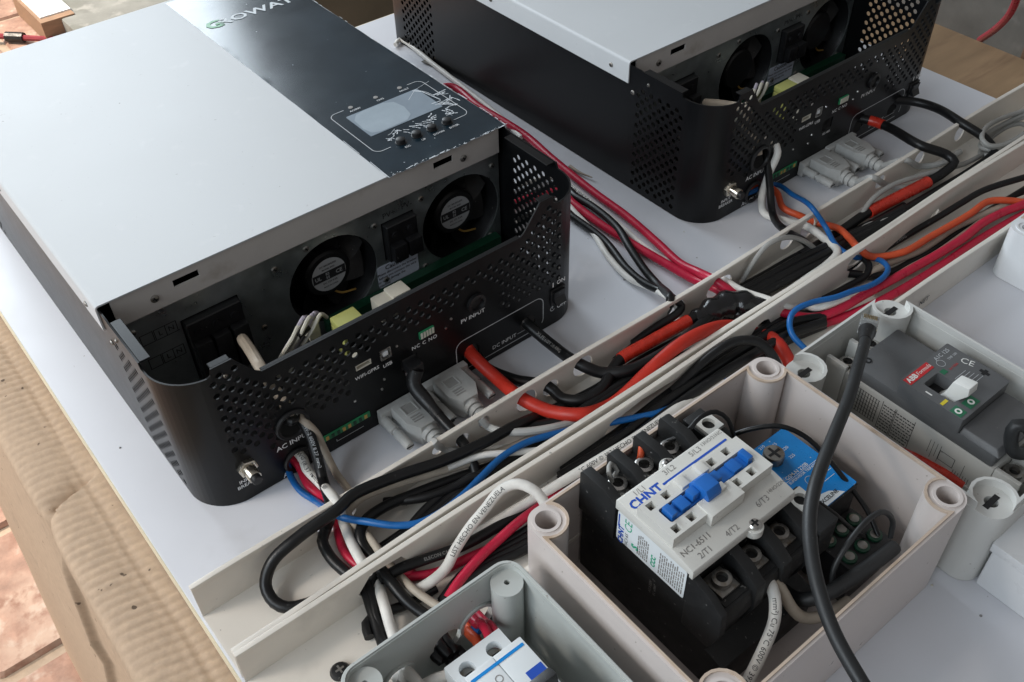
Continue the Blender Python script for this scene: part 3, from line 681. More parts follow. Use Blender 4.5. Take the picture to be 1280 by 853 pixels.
for j in range(N2):
    for i in range(N1): fs.append((j * (N1 + 1) + i, j * (N1 + 1) + i + 1, (j + 1) * (N1 + 1) + i + 1, (j + 1) * (N1 + 1) + i))
nv = len(vs_); vs2 = vs_ + [(x, y, z - .3) for x, y, z in vs_]
brd = [i for i in range(N1 + 1)] + [(j * (N1 + 1) + N1) for j in range(1, N2 + 1)] + [N2 * (N1 + 1) + i for i in range(N1 - 1, -1, -1)] + [j * (N1 + 1) for j in range(N2 - 1, 0, -1)]
mb.add(vs2, fs); film = mb.build('display_film', 'film', inv, ang=60, fixn=False)
mb = MB(); mb.add(vs2, [(brd[k], brd[k - 1], brd[k - 1] + nv, brd[k] + nv) for k in range(len(brd))]).build('film_edge', 'film_back', film, smooth=False, fixn=False)
zt = zf + .62
MB().prism(rrect(242, 310.5, 150, 187, 1, 2), zf + .2, zt).build('lcd_window', 'lcd', film, smooth=False)
bub = [(243.2, 163), (244.5, 178), (250, 184.5), (258, 186.3), (276, 186), (284, 181.5), (286.5, 170), (284, 157), (277, 151.5), (252, 150.8), (245.5, 154)]
MB().prism(bub, zt + .02, zt + .10).build('lcd_bubble', 'lcd_bubble', film, smooth=False)
fr = rrect(232, 320.5, 127.6, 197, 6, 5)
nr = len(fr)
# frame line is broken by the indicator row and by the buttons
left = [(246, 197), (238, 197)] + rrect(232, 320.5, 127.6, 197, 6, 5)[12:18] + rrect(232, 320.5, 127.6, 197, 6, 5)[18:24] + [(245, 127.6)]
right = [(308, 197), (314.5, 197)] + list(reversed(rrect(232, 320.5, 127.6, 197, 6, 5)[6:12])) + list(reversed(rrect(232, 320.5, 127.6, 197, 6, 5)[0:6])) + [(305, 127.6)]
MB().strip(left, .55, zt).strip(right, .55, zt).build('frame_line', 'print_line', film, smooth=False, fixn=False)
for x, t in ((253, 'AC/INV'), (277, 'CHG'), (300.5, 'FAULT')):
    MB().lathe([(2, 0), (2, .5), (.1, .6)], (x, 197.3, zt - .3), (0, 0, 1), 12).build('indicator', 'print_grey', film)
    text(t, 3.1, (x + 1, 191.8, zt + .05), (1, 0, 0), (0, 1, 0), 'print_line', film, bold=.02)
for x, t in ((254.6, 'ESC'), (269.4, 'UP'), (283.8, 'DOWN'), (298.4, 'ENTER')):
    MB().lathe([(4.4, 0), (4.4, .5), (3.7, .6), (3.6, 3.2), (2.9, 3.6)], (x, 128, zt - .1), (0, 0, 1), 18).build('button', 'black_plastic', film)
    text(t, 3.0, (x + .8, 119.5, zt + .25), (1, 0, 0), (0, 1, 0), 'print_line', film, bold=.02)
# scratches through the film
rnd = random.Random(3)
mb = MB()
for (x, y, n_, l_, sp_) in ((314, 156, 10, 9, 5), (316, 168, 5, 8, 3), (262, 141, 6, 7, 4), (279, 141, 9, 6, 3.4), (292, 142, 5, 5, 3), (305, 140, 5, 6, 2.5), (251, 138, 5, 4, 2.6), (284, 136, 4, 4, 2), (308, 146, 4, 7, 2)):
    for k in range(n_):
        a = rnd.uniform(-1.2, .5); p0 = Vector((x + rnd.gauss(0, sp_), y + rnd.gauss(0, sp_ * .5))); pts = [p0]
        for q in range(rnd.randint(2, 4)):
            a += rnd.uniform(-.5, .5); pts.append(pts[-1] + Vector((math.cos(a), math.sin(a))) * l_ * rnd.uniform(.2, .5))
        mb.strip([tuple(q) for q in pts], rnd.uniform(.35, 1.0), zt + .04 + .002 * k)
mb.strip([(306, 186), (311, 180), (313, 170), (315, 160)], .9, zt + .03); mb.strip([(308, 186), (313, 178), (315, 168)], .5, zt + .035); mb.strip([(295, 176), (308, 186), (325, 190)], .3, zt + .045)
for k in range(120):      # torn white slivers along the front and outer edge
    if k < 60:
        x = X0 + rnd.uniform(0, X1 - X0 - 2); y = Y0 + .9 * wob(x * 9, 4) + .5 * math.sin(x * 1.9) + rnd.uniform(-.1, .5); d = (rnd.uniform(.5, 7) * rnd.random(), rnd.uniform(-.3, .5))
    else:
        y = Y0 + (LL - 105) * rnd.random() ** 1.6; x = X1 + .45 * wob(y * 2, 9) - rnd.uniform(0, .5); d = (rnd.uniform(-.4, .2), rnd.uniform(1.5, 6))
    mb.strip([(x, y), (x + d[0], y + d[1])], rnd.uniform(.2, .7), zt + .6 + .003 * k)
mb.strip([(X0 - .3, 94), (X0 + .2, 120)], .5, zt + .5); mb.strip([(X0 + .1, 135), (X0 + .3, 158)], .4, zt + .5)
tag(mb.build('scratches', 'scratch', film, smooth=False, fixn=False), kind='stuff')
gl = text('G', 20, (236.8, 404, zt + .1), (1, 0, 0), (0, 1, 0), 'logo_green', film, 'logo_mark', bold=.035, sx=1.15)
text('ROWATT', 17, (285.5, 404, zt + .1), (1, 0, 0), (0, 1, 0), 'logo_white', film, 'logo_lettering', bold=.02, sx=1.22)
# ---- second inverter: the same unit
inv2 = copy_tree(inv)
inv2.location = Vector((475.4, 8.05, 0)) * S; inv2.rotation_euler = (0, 0, -.0023)
for o_ in [q for q in inv2.children if q.name.startswith('fan.')]:      # its fans carry no labels that show
    for c_ in list(o_.children):
        if c_.name.startswith(('hub_label', 'label_band', 'lettering')): bpy.data.objects.remove(c_)
tag(inv2, 'white and black inverter fed by a looped white cable and an orange cable', 'inverter', 'inverters on the board')
# ================================================================== enclosures and devices
def WB(mb, name, m_, root, **k):
    """build from world-millimetre shapes under a root Empty"""
    o = mb.build(name, m_, root, **k)
    if root.type == 'EMPTY': o.location = -root.location
    return o
def WT(body, size, at, xd, yd, m_, root, **k):
    o = text(body, size, at, xd, yd, m_, root, **k)
    if root.type == 'EMPTY': o.location = -root.location
    return o
X_, Y_, Z_ = Vector((1, 0, 0)), Vector((0, 1, 0)), Vector((0, 0, 1))
def inner_outline(x0, x1, y0, y1, t, pc, R, nseg=9):
    """inside of the wall, bulging inwards round the screw wells"""
    out = []
    for (cx, cy, sx, sy) in ((x0 + pc, y0 + pc, 1, 1), (x1 - pc, y0 + pc, -1, 1), (x1 - pc, y1 - pc, -1, -1), (x0 + pc, y1 - pc, 1, -1)):
        d = pc - t; a0 = math.asin(d / R)
        arc = []
        for k in range(nseg + 1):
            a = (math.pi / 2 + a0) + (-a0 - (math.pi / 2 + a0)) * k / nseg    # from the x-wall side to the y-wall side
            arc.append((cx + sx * R * math.cos(a), cy + sy * R * math.sin(a)))
        f_in = (arc[0][0], arc[0][1] + sy * 2.2); f_out = (arc[-1][0] + sx * 2.2, arc[-1][1])
        arc = [f_in] + arc + [f_out]
        if sx * sy < 0: arc.reverse()
        out += arc
    return out
def well_box(root, x0, x1, y0, y1, h, m_, lip, t=3.0, pc=10.5, R=12.8, rw=6.6, lip_w=1.4, ring=True):
    ro = rrect(x0, x1, y0, y1, pc, 7)
    inn = inner_outline(x0, x1, y0, y1, t, pc, R)
    wells = [(x0 + pc, y0 + pc), (x1 - pc, y0 + pc), (x1 - pc, y1 - pc), (x0 + pc, y1 - pc)]
    wall = WB(MB().plate(ro, [inn] + [circ(a, b, rw, 20) for a, b in wells], .4, h), 'shell', m_, root, ang=35)
    WB(MB().prism(rrect(x0 + t * .5, x1 - t * .5, y0 + t * .5, y1 - t * .5, pc, 5), .3, 2.4), 'floor_panel', m_, root, smooth=False)
    WB(MB().plate(inner_outline(x0, x1, y0, y1, t - lip_w, pc, R - lip_w), [inner_outline(x0, x1, y0, y1, t + .1, pc, R + .1)], h - .5, h + 1.1), 'sealing_lip', lip, root, ang=35)
    for (a, b) in wells:
        if ring: WB(MB().plate(circ(a, b, 8.4, 24), [circ(a, b, 6.5, 24)], h - .3, h + .7), 'well_ring', m_, root, ang=30)
        WB(MB().lathe([(rw - .05, 0), (rw * .55, .2), (rw * .55, -14), (.1, -14)], (a, b, h - 16), (0, 0, 1), 16, cap=False), 'well_seat', m_, root)
    return wall
# ---- beige enclosure
bx0, bx1, by0, by1, BH = 122.5, 329, -330, -176.5, 82
bb = empty('open_enclosure', ((bx0 + bx1) / 2, (by0 + by1) / 2, .3), 'open pinkish beige plastic enclosure holding the blue and white contactor', 'enclosure', 'open plastic enclosures')
well_box(bb, bx0, bx1, by0, by1, BH, 'beige_abs', 'beige_lip')
q = P(940, 545, y=-180)
WB(MB().cyl((q.x, -180.5, q.z), (q.x, -190, q.z), 9, 7.5, 6), 'gland_nut', 'pale_abs', bb, bevel=.8); WB(MB().cyl((q.x + 14, -180.5, q.z - 7), (q.x + 14, -187, q.z - 7), 8, 7, 12), 'gland_nut', 'pale_abs', bb, bevel=.8)
# ---- breaker enclosure
gx0, gx1, gy0, gy1, GH = 337.5, 457, -346, -183.5, 70
gb = empty('open_enclosure', ((gx0 + gx1) / 2, (gy0 + gy1) / 2, .3), 'open pale grey plastic enclosure holding the dark grey breaker', 'enclosure', 'open plastic enclosures')
well_box(gb, gx0, gx1, gy0, gy1, GH - 6, 'pale_abs', 'pale_abs', t=2.6, pc=12.5, R=14, rw=4.2, lip_w=1.0, ring=False)
WB(MB().plate(inner_outline(gx0, gx1, gy0, gy1, .7, 12.5, 12.2), [inner_outline(gx0, gx1, gy0, gy1, 2.5, 12.5, 14.1)], GH - 6.2, GH), 'rim', 'pale_abs', gb, ang=35)
for (a, b) in ((gx0 + 12.5, gy0 + 12.5), (gx1 - 12.5, gy1 - 12.5), (gx0 + 12.5, gy1 - 12.5)):
    WB(MB().box(a - 6.5, a + 6.5, b - 1.8, b + 1.8, GH - 5.95, GH - 5.75), 'screw_slot', 'dark_inside', gb, smooth=False)
# ---- grey enclosure with inner pillars
ex0, ex1, ey0, ey1, EH = -7, 108.5, -345, -184.5, 70
eb = empty('open_enclosure', ((ex0 + ex1) / 2, (ey0 + ey1) / 2, .3), 'open greenish grey plastic enclosure holding the small white breaker', 'enclosure', 'open plastic enclosures')
t = 3.0
WB(MB().plate(rrect(ex0, ex1, ey0, ey1, 11, 7), [rrect(ex0 + t, ex1 - t, ey0 + t, ey1 - t, 8, 6)], 46, EH), 'shell', 'grey_abs', eb, ang=35, bevel=0)
# lower shell: back wall with cable openings, other walls plain
MXZ = Matrix(((1, 0, 0, 0), (0, 0, -1, ey1), (0, 1, 0, 0), (0, 0, 0, 1)))
op = [circ(81, 34.5, 10.5, 18), circ(60, 33, 9.5, 18), circ(27, 34, 9, 18)]
WB(MB().plate([(ex0 + 11, .4), (ex1 - 11, .4), (ex1 - 11, 45.98), (ex0 + 11, 45.98)], op, 0, t, MXZ), 'back_wall', 'grey_abs', eb, smooth=False)
rr_o, rr_i = rrect(ex0, ex1, ey0, ey1, 11, 7), rrect(ex0 + t, ex1 - t, ey0 + t, ey1 - t, 8, 7)
def ring_part(o_, i_, skip, z0, z1):
    mb = MB(); n = len(o_)
    for k in range(n):
        if k in skip: continue
        a, b = k, (k + 1) % n
        mb.add([(*o_[a], z0), (*o_[b], z0), (*o_[b], z1), (*o_[a], z1), (*i_[a], z0), (*i_[b], z0), (*i_[b], z1), (*i_[a], z1)], [(0, 1, 2, 3), (5, 4, 7, 6), (0, 4, 5, 1), (3, 2, 6, 7), (1, 5, 6, 2), (4, 0, 3, 7)])
    return mb
WB(ring_part(rr_o, rr_i, {15}, .4, 45.98), 'lower_shell', 'grey_abs', eb, ang=35)
WB(MB().prism(rrect(ex0 + 1, ex1 - 1, ey0 + 1, ey1 - 1, 9, 4), .3, 2.4), 'floor_panel', 'grey_abs', eb, smooth=False)
WB(MB().plate(rrect(ex0 + .9, ex1 - .9, ey0 + .9, ey1 - .9, 10, 7), [rrect(ex0 + 2.2, ex1 - 2.2, ey0 + 2.2, ey1 - 2.2, 9, 7)], EH - .2, EH + 1.2), 'sealing_lip', 'grey_abs', eb, ang=35)
for (a, b) in ((ex0 + 11.5, ey1 - 11.5), (ex1 - 11.5, ey1 - 11.5), (ex0 + 11.5, ey0 + 11.5), (ex1 - 11.5, ey0 + 11.5)):
    pl = WB(MB().plate(circ(a, b, 9.2, 24), [circ(a, b, 1.7, 12)], 2.4, EH - 3.5), 'screw_pillar', 'grey_abs', eb, ang=35)
    WB(MB().lathe([(1.75, 0), (.1, .1)], (a, b, EH - 14), (0, 0, 1), 10), 'pillar_hole', 'dark_inside', pl)
for (a, b) in ((88, -232), (70, -205)):
    WB(MB().plate(circ(a, b, 5.5, 18), [circ(a, b, 2.6, 12)], 2.4, 6), 'mount_boss', 'grey_abs', eb, ang=35)
for (a, b, r) in ((81, 34.5, 12.5), (27, 34, 10.5)):
    WB(MB().plate(circ(a, b, r, 24), [circ(a, b, r - 2.2, 24)], 0, 1.4, Matrix(((1, 0, 0, 0), (0, 0, -1, ey1 - t - .1), (0, 1, 0, 0), (0, 0, 0, 1)))), 'knockout_ring', 'grey_abs', eb, ang=35)
# ---- white enclosure whose corner shows by the duct
wb = empty('white_enclosure', (670, -260, .3), 'glossy white plastic enclosure corner beside the crimson cables', 'enclosure', 'open plastic enclosures')
well_box(wb, 618, 730, -340, -185, 47, 'white_abs', 'beige_lip', t=3, pc=12, R=14, rw=4.0, lip_w=1.2)
sb = empty('white_box', (392, -410, .3), 'white box with a lid seam beside the screw well of the grey enclosure', 'box')
WB(MB().prism(rrect(345.5, 450, -480, -347.3, 1.5, 3), .3, 33.2), 'body', 'white_abs', sb, bevel=.3)
WB(MB().prism(rrect(344.2, 451, -481, -345.8, 1, 2), 34.4, 41.5), 'lid', 'white_abs', sb, bevel=.35); WB(MB().prism(rrect(346.5, 449, -479, -348.3, 1, 2), 33.3, 34.4), 'seam', 'print_grey', sb, smooth=False)
# ================================================================== contactor
ct = empty('contactor', (206, -238, 2.5), 'black and white contactor with blue bridge in the beige enclosure', 'contactor')
CX0, CX1 = 166.2, 244.5
prof = [(-184.5, 2.6), (-184.5, 66), (-190, 70), (-213, 70), (-213, 90), (-268, 90), (-268, 72), (-290, 72), (-292, 60), (-286, 36), (-300, 33), (-300, 2.6)]
YZ = Matrix(((0, 0, 1, 0), (1, 0, 0, 0), (0, 1, 0, 0), (0, 0, 0, 1)))
WB(MB().prism(prof, CX0, CX1, YZ), 'body', 'contactor_black', ct, bevel=.8)
# dividing fins, back and front
for x in (168.2, 189, 210, 231):
    WB(MB().prism([(-183, 60), (-183, 93), (-185, 95.5), (-203, 96), (-212.4, 92), (-212.4, 60)], x - 3.6, x + 3.2, YZ), 'terminal_fin', 'contactor_black', ct, bevel=.7)
for x in (168.3, 197, 219, 241):
    wdt = 2.4 if x < 170 else 3.8
    WB(MB().prism([(-267.5, 88), (-283, 83), (-292.5, 76), (-293.5, 58), (-288, 40), (-267.5, 40)], x - wdt, x + wdt, YZ), 'terminal_fin', 'contactor_black', ct, bevel=.8)
WB(MB().box(246.2, 262, -214, -186, 60, 82), 'auxiliary_end', 'contactor_black', ct, bevel=.8); WB(MB().box(246.2, 262, -292, -262.2, 50, 79), 'auxiliary_end', 'contactor_black', ct, bevel=.8)
WB(MB().box(246.4, 261, -262, -214.2, 3, 57), 'auxiliary_block', 'contactor_black', ct, bevel=.8)
for (x, y, z) in ((254, -200, 82), (254, -271, 79)):
    WB(MB().plate([(x - 6.5, y - 6.5), (x + 6.5, y - 6.5), (x + 6.5, y + 6.5), (x - 6.5, y + 6.5)], [circ(x, y, 4.2, 16)], z + .1, z + 3), 'auxiliary_terminal', 'contactor_white', ct, smooth=False)
def clamp(root, x, y, z, m_='steel'):
    s_ = WB(MB().box(x - 7, x + 7, y - 7.5, y + 7.5, z - 2, z), 'clamp_plate', m_, root, bevel=.5)
    MB().lathe([(5.6, 0), (5.6, 4.2), (4.6, 4.6), (3.4, 4.6), (3.4, 1.2), (.1, 1.2)], (x, y, z + .05), (0, 0, 1), 18).build('clamp_screw', m_, s_)
    MB().lathe([(3.3, 1.4), (.05, 1.4)], (x, y, z + .05), (0, 0, 1), 14, cap=False).build('screw_socket', 'dark_inside', s_)
for x in (180, 201, 222): clamp(ct, x, -198.5, 82)
for x in (183, 206.5, 229.5): clamp(ct, x, -276.5, 75, 'dull_steel')
for (x, y, ya) in ((178.6, -198.5, -213), (199.5, -198.5, -213), (220.5, -198.5, -213)):
    WB(MB().box(x - 8, x + 9, -213, -185, 70, 80), 'clamp_bed', 'contactor_black', ct, smooth=False)
for x in (183, 206.5, 229.5): WB(MB().box(x - 8.5, x + 8.5, -288, -268.2, 60, 72.8), 'clamp_bed', 'contactor_black', ct, smooth=False)
# white front cover: deck, raised block, lower apron
deck = WB(MB().prism([(-212.5, 90.2), (-212.5, 97.2), (-213.4, 98), (-255, 98), (-270.5, 95), (-271, 94), (-271, 88), (-268.4, 88), (-268.4, 90.2)], 164.6, 246, YZ), 'front_cover', 'contactor_white', ct, bevel=.5)
slot = rrect(172, 238.5, -246.6, -236.2, 1.2, 2)
wnds = [[(x - 2.6, y - 2.3), (x + 2.6, y - 2.3), (x + 2.6, y + 2.3), (x - 2.6, y + 2.3)] for x in (171.5, 183, 218.5, 230.5) for y in (-231.9, -250.6)]
WB(MB().plate([(165.3, -254.8), (243.2, -254.8), (243.2, -227.8), (165.3, -227.8)], [slot] + wnds, 98.05, 106), 'raised_block', 'contactor_white', deck, ang=30)
WB(MB().box(166, 242.6, -254.2, -228.4, 98.1, 100.6), 'window_back', 'window_dark', deck, smooth=False)
WB(MB().box(172.3, 238.2, -246.3, -236.5, 100.7, 102.2), 'slot_floor', 'dark_inside', deck, smooth=False)
WB(MB().box(189.5, 211, -227.9, -226, 98.1, 105.5).box(191.5, 197.5, -235.5, -227.9, 105.6, 108.4).box(206.8, 212.8, -235.5, -227.9, 105.6, 108.4), 'upper_bracket', 'contactor_white', deck, bevel=.5)
WB(MB().box(190.5, 216, -258.5, -246.8, 98.2, 107.4).box(199, 210, -250.5, -246, 107.4, 110), 'lower_bracket', 'contactor_white', deck, bevel=.5)
br = WB(MB().box(173.5, 237, -245.6, -237.4, 102.3, 105.2), 'bridge', 'handle_blue', ct, bevel=.4)
for (x0, x1, z1) in ((173.5, 177.5, 109.5), (181, 188, 108), (233, 237, 109.5), (222, 229, 107)): MB().box(x0, x1, -245.4, -237.6, 105.2, z1).build('bridge_stop', 'handle_blue', br, bevel=.5)
MB().prism([(-236, 103), (-236, 110), (-239, 114), (-248, 114), (-250.6, 110), (-250.6, 103)], 195.5, 206, YZ).build('bridge_grip', 'handle_blue', br, bevel=.8)
MB().box(190, 195.4, -244.5, -238.4, 103, 111).box(206.1, 213, -244.5, -238.4, 103, 110).build('bridge_grip', 'handle_blue', br, bevel=.6)
up = (0, 1, 0)
zz = 98.12
WT('CHNT', 8.2, (178.5, -222.0, zz), X_, up, 'print_blue', ct, bold=.035)
WB(MB().box(191.5, 243, -222.6, -221.2, 98.02, 98.15), 'blue_stripe', 'print_blue', ct, smooth=False)
for b_, x, y, sz in (('1/L1', 178.5, -216.6, 5), ('3/L2', 201.5, -216.8, 5), ('5/L3', 222.5, -216.8, 5), ('13NO/21NC', 236.6, -215.9, 3.2)): WT(b_, sz, (x, y, zz), X_, up, 'print_grey', ct)
ap = Vector((0, .982, .19))
for b_, x, y, sz in (('NC1-6511', 177, -260.6, 5), ('2/T1', 178, -266.6, 5), ('4/T2', 199, -266.4, 5), ('6/T3', 226, -264, 5.2), ('14NO/22NC', 240, -262.2, 3.0)):
    WT(b_, sz, (x, y, 98.2 - max(0, (-255 - y)) * .1935), X_, ap, 'print_grey', ct)
for (x, y, z) in ((206, -212.4, 93.5), (212.5, -270.5, 92)):
    WB(MB().lathe([(5.4, -4), (5.4, 1), (5.0, 1.3)], (x, y, z), (0, 0, 1), 20), 'screw_boss', 'contactor_white', ct); s_ = WB(MB().lathe([(3.9, 1.4), (3.9, 2.6), (2.9, 3.5), (.1, 3.7)], (x, y, z), (0, 0, 1), 16), 'cover_screw', 'steel', ct)
    MB().box(x - 2.4, x + 2.4, y - .55, y + .55, z + 3.6, z + 3.9).box(x - .55, x + .55, y - 2.4, y + 2.4, z + 3.6, z + 3.92).build('cross_slot', 'dark_inside', s_, smooth=False)
# type plate on the left side
YZp = Matrix(((0, 0, 1, 166.0), (1, 0, 0, 0), (0, 1, 0, 0), (0, 0, 0, 1)))
st = WB(MB().prism(rrect(-266.5, -214, 63.5, 88.8, 1.5, 3), -.35, .0, YZp), 'type_plate', 'white_sticker', ct, smooth=False)
sx_ = 165.55; dwn, rt = Vector((0, -1, 0)), Vector((0, 0, 1))
WT('CHNT', 5.6, (sx_, -217.6, 70), rt, (0, 1, 0), 'print_blue', st, bold=.04); WT('NC1-65', 3.4, (sx_, -222, 69.5), rt, (0, 1, 0), 'print_black', st)
WT('CE', 8, (sx_, -223, 82.5), rt, (0, 1, 0), 'print_green', st, bold=.0); WT('S', 7, (sx_, -229, 69.5), rt, (0, 1, 0), 'print_green', st, bold=.05); WT('CCC', 4.6, (sx_, -243, 72), rt, (0, 1, 0), 'print_green', st, bold=.05)
MB().box(165.5, 165.62, -215.7, -214.8, 75.5, 86.5).build('blue_bar', 'print_blue', st, smooth=False)
rnd = random.Random(5); mb = MB()
for y in [-231 - k * 1.45 for k in range(6)] + [-247.5 - k * 1.55 for k in range(12)]:
    z = 66.0
    while z < 86.5:
        l_ = rnd.uniform(1, 4.5)
        if z + l_ > 87: break
        mb.add([(sx_, y - .42, z), (sx_, y + .42, z), (sx_, y + .42, z + l_), (sx_, y - .42, z + l_)], [(0, 1, 2, 3)]); z += l_ + .7
mb.build('small_print', 'print_grey', st, smooth=False, fixn=False)
WT('AC-3 220V', 2.6, (165.9, -243, 47), rt, (0, 1, 0), 'print_grey', ct); WT('IEC 60947', 2.6, (165.9, -246.5, 47), rt, (0, 1, 0), 'print_grey', ct)
# ================================================================== voltage relay
rl = empty('voltage_relay', (284, -262, 2.5), 'voltage relay with bright blue face and dial in the beige enclosure', 'relay')
WB(MB().box(263.5, 301, -279.5, -221.5, 2.6, 59), 'case', 'black_plastic', rl, bevel=.8); WB(MB().box(263.5, 301, -310, -279.6, 2.6, 36), 'terminal_base', 'black_plastic', rl, bevel=.8)
fp = WB(MB().prism(rrect(264.2, 300.3, -278.6, -222.4, 1.0, 2), 59.1, 60), 'face', 'relay_blue', rl, smooth=False)
WB(MB().prism([(264.6, -278.4), (289, -278.4), (286.5, -275.5), (282, -272), (276, -270.5), (270, -270.2), (264.6, -270)], 60.05, 60.15), 'brand_patch', 'white_sticker', fp, smooth=False)
WT('EXCELINE', 3.6, (278.2, -275, 60.25), X_, up, 'print_black', fp, bold=.02); WB(MB().prism(circ(267.9, -274.9, 2.5, 14), 60.16, 60.25), 'brand_mark', 'logo_orange', fp, smooth=False); WB(MB().prism(circ(268.3, -275.3, 1.1, 10), 60.26, 60.3), 'brand_mark', 'white_sticker', fp, smooth=False)
dl = WB(MB().lathe([(6.6, 0), (6.6, 5.2), (6.1, 6), (.1, 6.1)], (275.5, -234.8, 60.05), (0, 0, 1), 28), 'dial', 'dull_steel', rl)
MB().box(271, 280, -235.6, -234, 66.1, 66.35).box(274.7, 276.3, -239.3, -230.3, 66.1, 66.4).build('dial_cross', 'dark_inside', dl, smooth=False)
for k, t_ in enumerate(('200', '205', '210', '215', '220', '225')):
    a = math.radians(150 - k * 36); WT(t_, 3, (274.5 + 13.5 * math.cos(a), -235.5 + 11 * math.sin(a), 60.1), X_, up, 'print_white', fp)
WT('GSM-N 220B', 3.6, (279, -250.5, 60.1), X_, up, 'print_white', fp, bold=.01); WT('SUPERVISOR TRIFASICO', 2.6, (282, -254, 60.1), X_, up, 'print_white', fp, bold=.01)
mb = MB(); mb.strip([(266, -252.3), (298, -252.3)], .3, 60.12); mb.strip(circ(280, -260, 3.2, 14) + circ(280, -260, 3.2, 14)[:1], .35, 60.12); mb.strip([(286, -262), (297, -262)], .3, 60.12); mb.strip([(286, -266), (295, -266)], .3, 60.12)
mb.build('printed_line', 'print_white', fp, smooth=False, fixn=False).location = (0, 0, 0)
for (x, y) in ((270, -287), (282, -287), (294, -287), (270, -302), (282, -302), (294, -302)):
    s_ = WB(MB().lathe([(4.6, 0), (4.6, 1.6), (3.8, 2)], (x, y, 36.1), (0, 0, 1), 16), 'terminal_ring', 'pcb', rl); MB().lathe([(3, 1.9), (3, 2.4), (.1, 2.6)], (x, y, 36.1), (0, 0, 1), 12).build('terminal_screw', 'dull_steel', s_)
# ================================================================== moulded case breaker
mc = empty('case_breaker', (412, -262, 2.5), 'dark grey moulded case breaker with red label and white toggle', 'breaker')
MX0, MX1 = 385.5, 438.5
WB(MB().box(MX0, MX1, -318, -206, 2.6, 50), 'base', 'breaker_grey', mc, bevel=1.0)
WB(MB().box(MX0 + 2, MX1 - 2, -331, -318.2, 2.6, 40).box(MX0, MX0 + 3.5, -335, -318.2, 2.6, 51).box(410.2, 413.8, -335, -318.2, 2.6, 51).box(MX1 - 3.5, MX1, -335, -318.2, 2.6, 51), 'terminal_end', 'breaker_grey', mc, bevel=.7)
WB(MB().box(MX0 + 2, MX1 - 2, -205.8, -193, 2.6, 40).box(MX0, MX0 + 3.5, -205.8, -189.5, 2.6, 53).box(410.2, 413.8, -205.8, -189.5, 2.6, 53).box(MX1 - 3.5, MX1, -205.8, -189.5, 2.6, 53), 'terminal_end', 'toggle_white', mc, bevel=.7)
cv = WB(MB().prism(rrect(MX0 + .3, MX1 - .3, -316, -208, 1.5, 2), 50.1, 60), 'upper_cover', 'breaker_dark', mc, bevel=.9)
WB(MB().frustum(rrect(MX0 + .2, MX1 - .2, -318, -290, 1, 2), rrect(MX0 + 3, MX1 - 3, -314, -289.9, 1, 2), 60.02, 64), 'cover_step', 'breaker_dark', mc, bevel=.6)
nose_hole = rrect(393, 409, -277.5, -255.5, 1.5, 2)
ns = WB(MB().plate(rrect(384.6, 437.5, -289.8, -243.6, 1.2, 2), [nose_hole], 60.05, 72.5), 'nose', 'breaker_dark', mc, ang=30)
WB(MB().box(393.2, 408.8, -277.3, -255.7, 60.1, 63), 'toggle_recess', 'dark_inside', ns, smooth=False)
tg = WB(MB().prism([(-277, 63), (-263, 63), (-268, 70), (-271, 84), (-282, 86), (-283, 80), (-277, 71)], 396.6, 406.6, YZ), 'toggle', 'toggle_white', mc, bevel=.9)
WB(MB().box(385.8, 411, -251.3, -245.2, 72.55, 72.75), 'red_label', 'label_red', ns, smooth=False)
WT('ABB', 5.2, (391.5, -248.2, 72.85), X_, up, 'toggle_white', ns, bold=.04); WT('Formula', 4.2, (403.8, -248.2, 72.85), X_, up, 'toggle_white', ns, shear=.15)
WB(MB().box(386, 392, -274.5, -272.3, 72.55, 72.7), 'yellow_mark', 'label_yellow', ns, smooth=False)
WB(MB().box(385.4, 392.5, -287.5, -279.5, 72.55, 72.7), 'green_label', 'label_green', ns, smooth=False); WB(MB().box(396.5, 407, -287.5, -280.6, 72.55, 72.7), 'green_label', 'label_green', ns, smooth=False); WB(MB().box(410, 414.5, -259.5, -255.8, 72.55, 72.7), 'green_label', 'label_green', ns, smooth=False)
for (x, y) in ((389, -283.5), (402, -284)): WB(MB().plate(circ(x, y, 2.3, 16), [circ(x, y, 1.2, 12)], 72.75, 72.95), 'mark_ring', 'toggle_white', ns, smooth=False)
WT('I', 6, (388.2, -263, 72.7), X_, up, 'toggle_white', ns, bold=.05); WT('CE', 7.5, (431.5, -262.5, 72.7), Vector((.3, -1, 0)), Vector((1, .3, 0)), 'toggle_white', ns, bold=.0)
WT('A1C 125', 4.2, (425, -247.6, 72.7), X_, up, 'print_line', ns); WT('TMF 100', 2.6, (429, -253, 72.7), X_, up, 'print_line', ns); WT('In=100A', 2.6, (421.5, -259, 72.7), X_, up, 'label_red', ns)
mb = MB(); mb.strip(circ(417.5, -252, 2.9, 16) + circ(417.5, -252, 2.9, 16)[:1], .3, 72.68)
for k in range(5): mb.strip([(412 + k * 1.2, -266 - k * 2.5), (424 + k, -266 - k * 2.5)], .3, 72.68)
mb.build('small_print', 'print_line', ns, smooth=False, fixn=False)
WB(MB().box(429, 434.5, -276, -273.8, 72.55, 72.75).box(430.6, 432.9, -278.2, -271.6, 72.5, 72.72), 'test_cross', 'dark_inside', ns, smooth=False)
WB(MB().plate(circ(396, -214, 2.6, 14), [circ(396, -214, 1.6, 10)], 60.02, 60.5), 'cover_hole', 'dark_inside', mc, smooth=False)
for x in (398.5, 425.5): clamp(mc, x, -199, 42); clamp(mc, x, -325.5, 42, 'dull_steel')
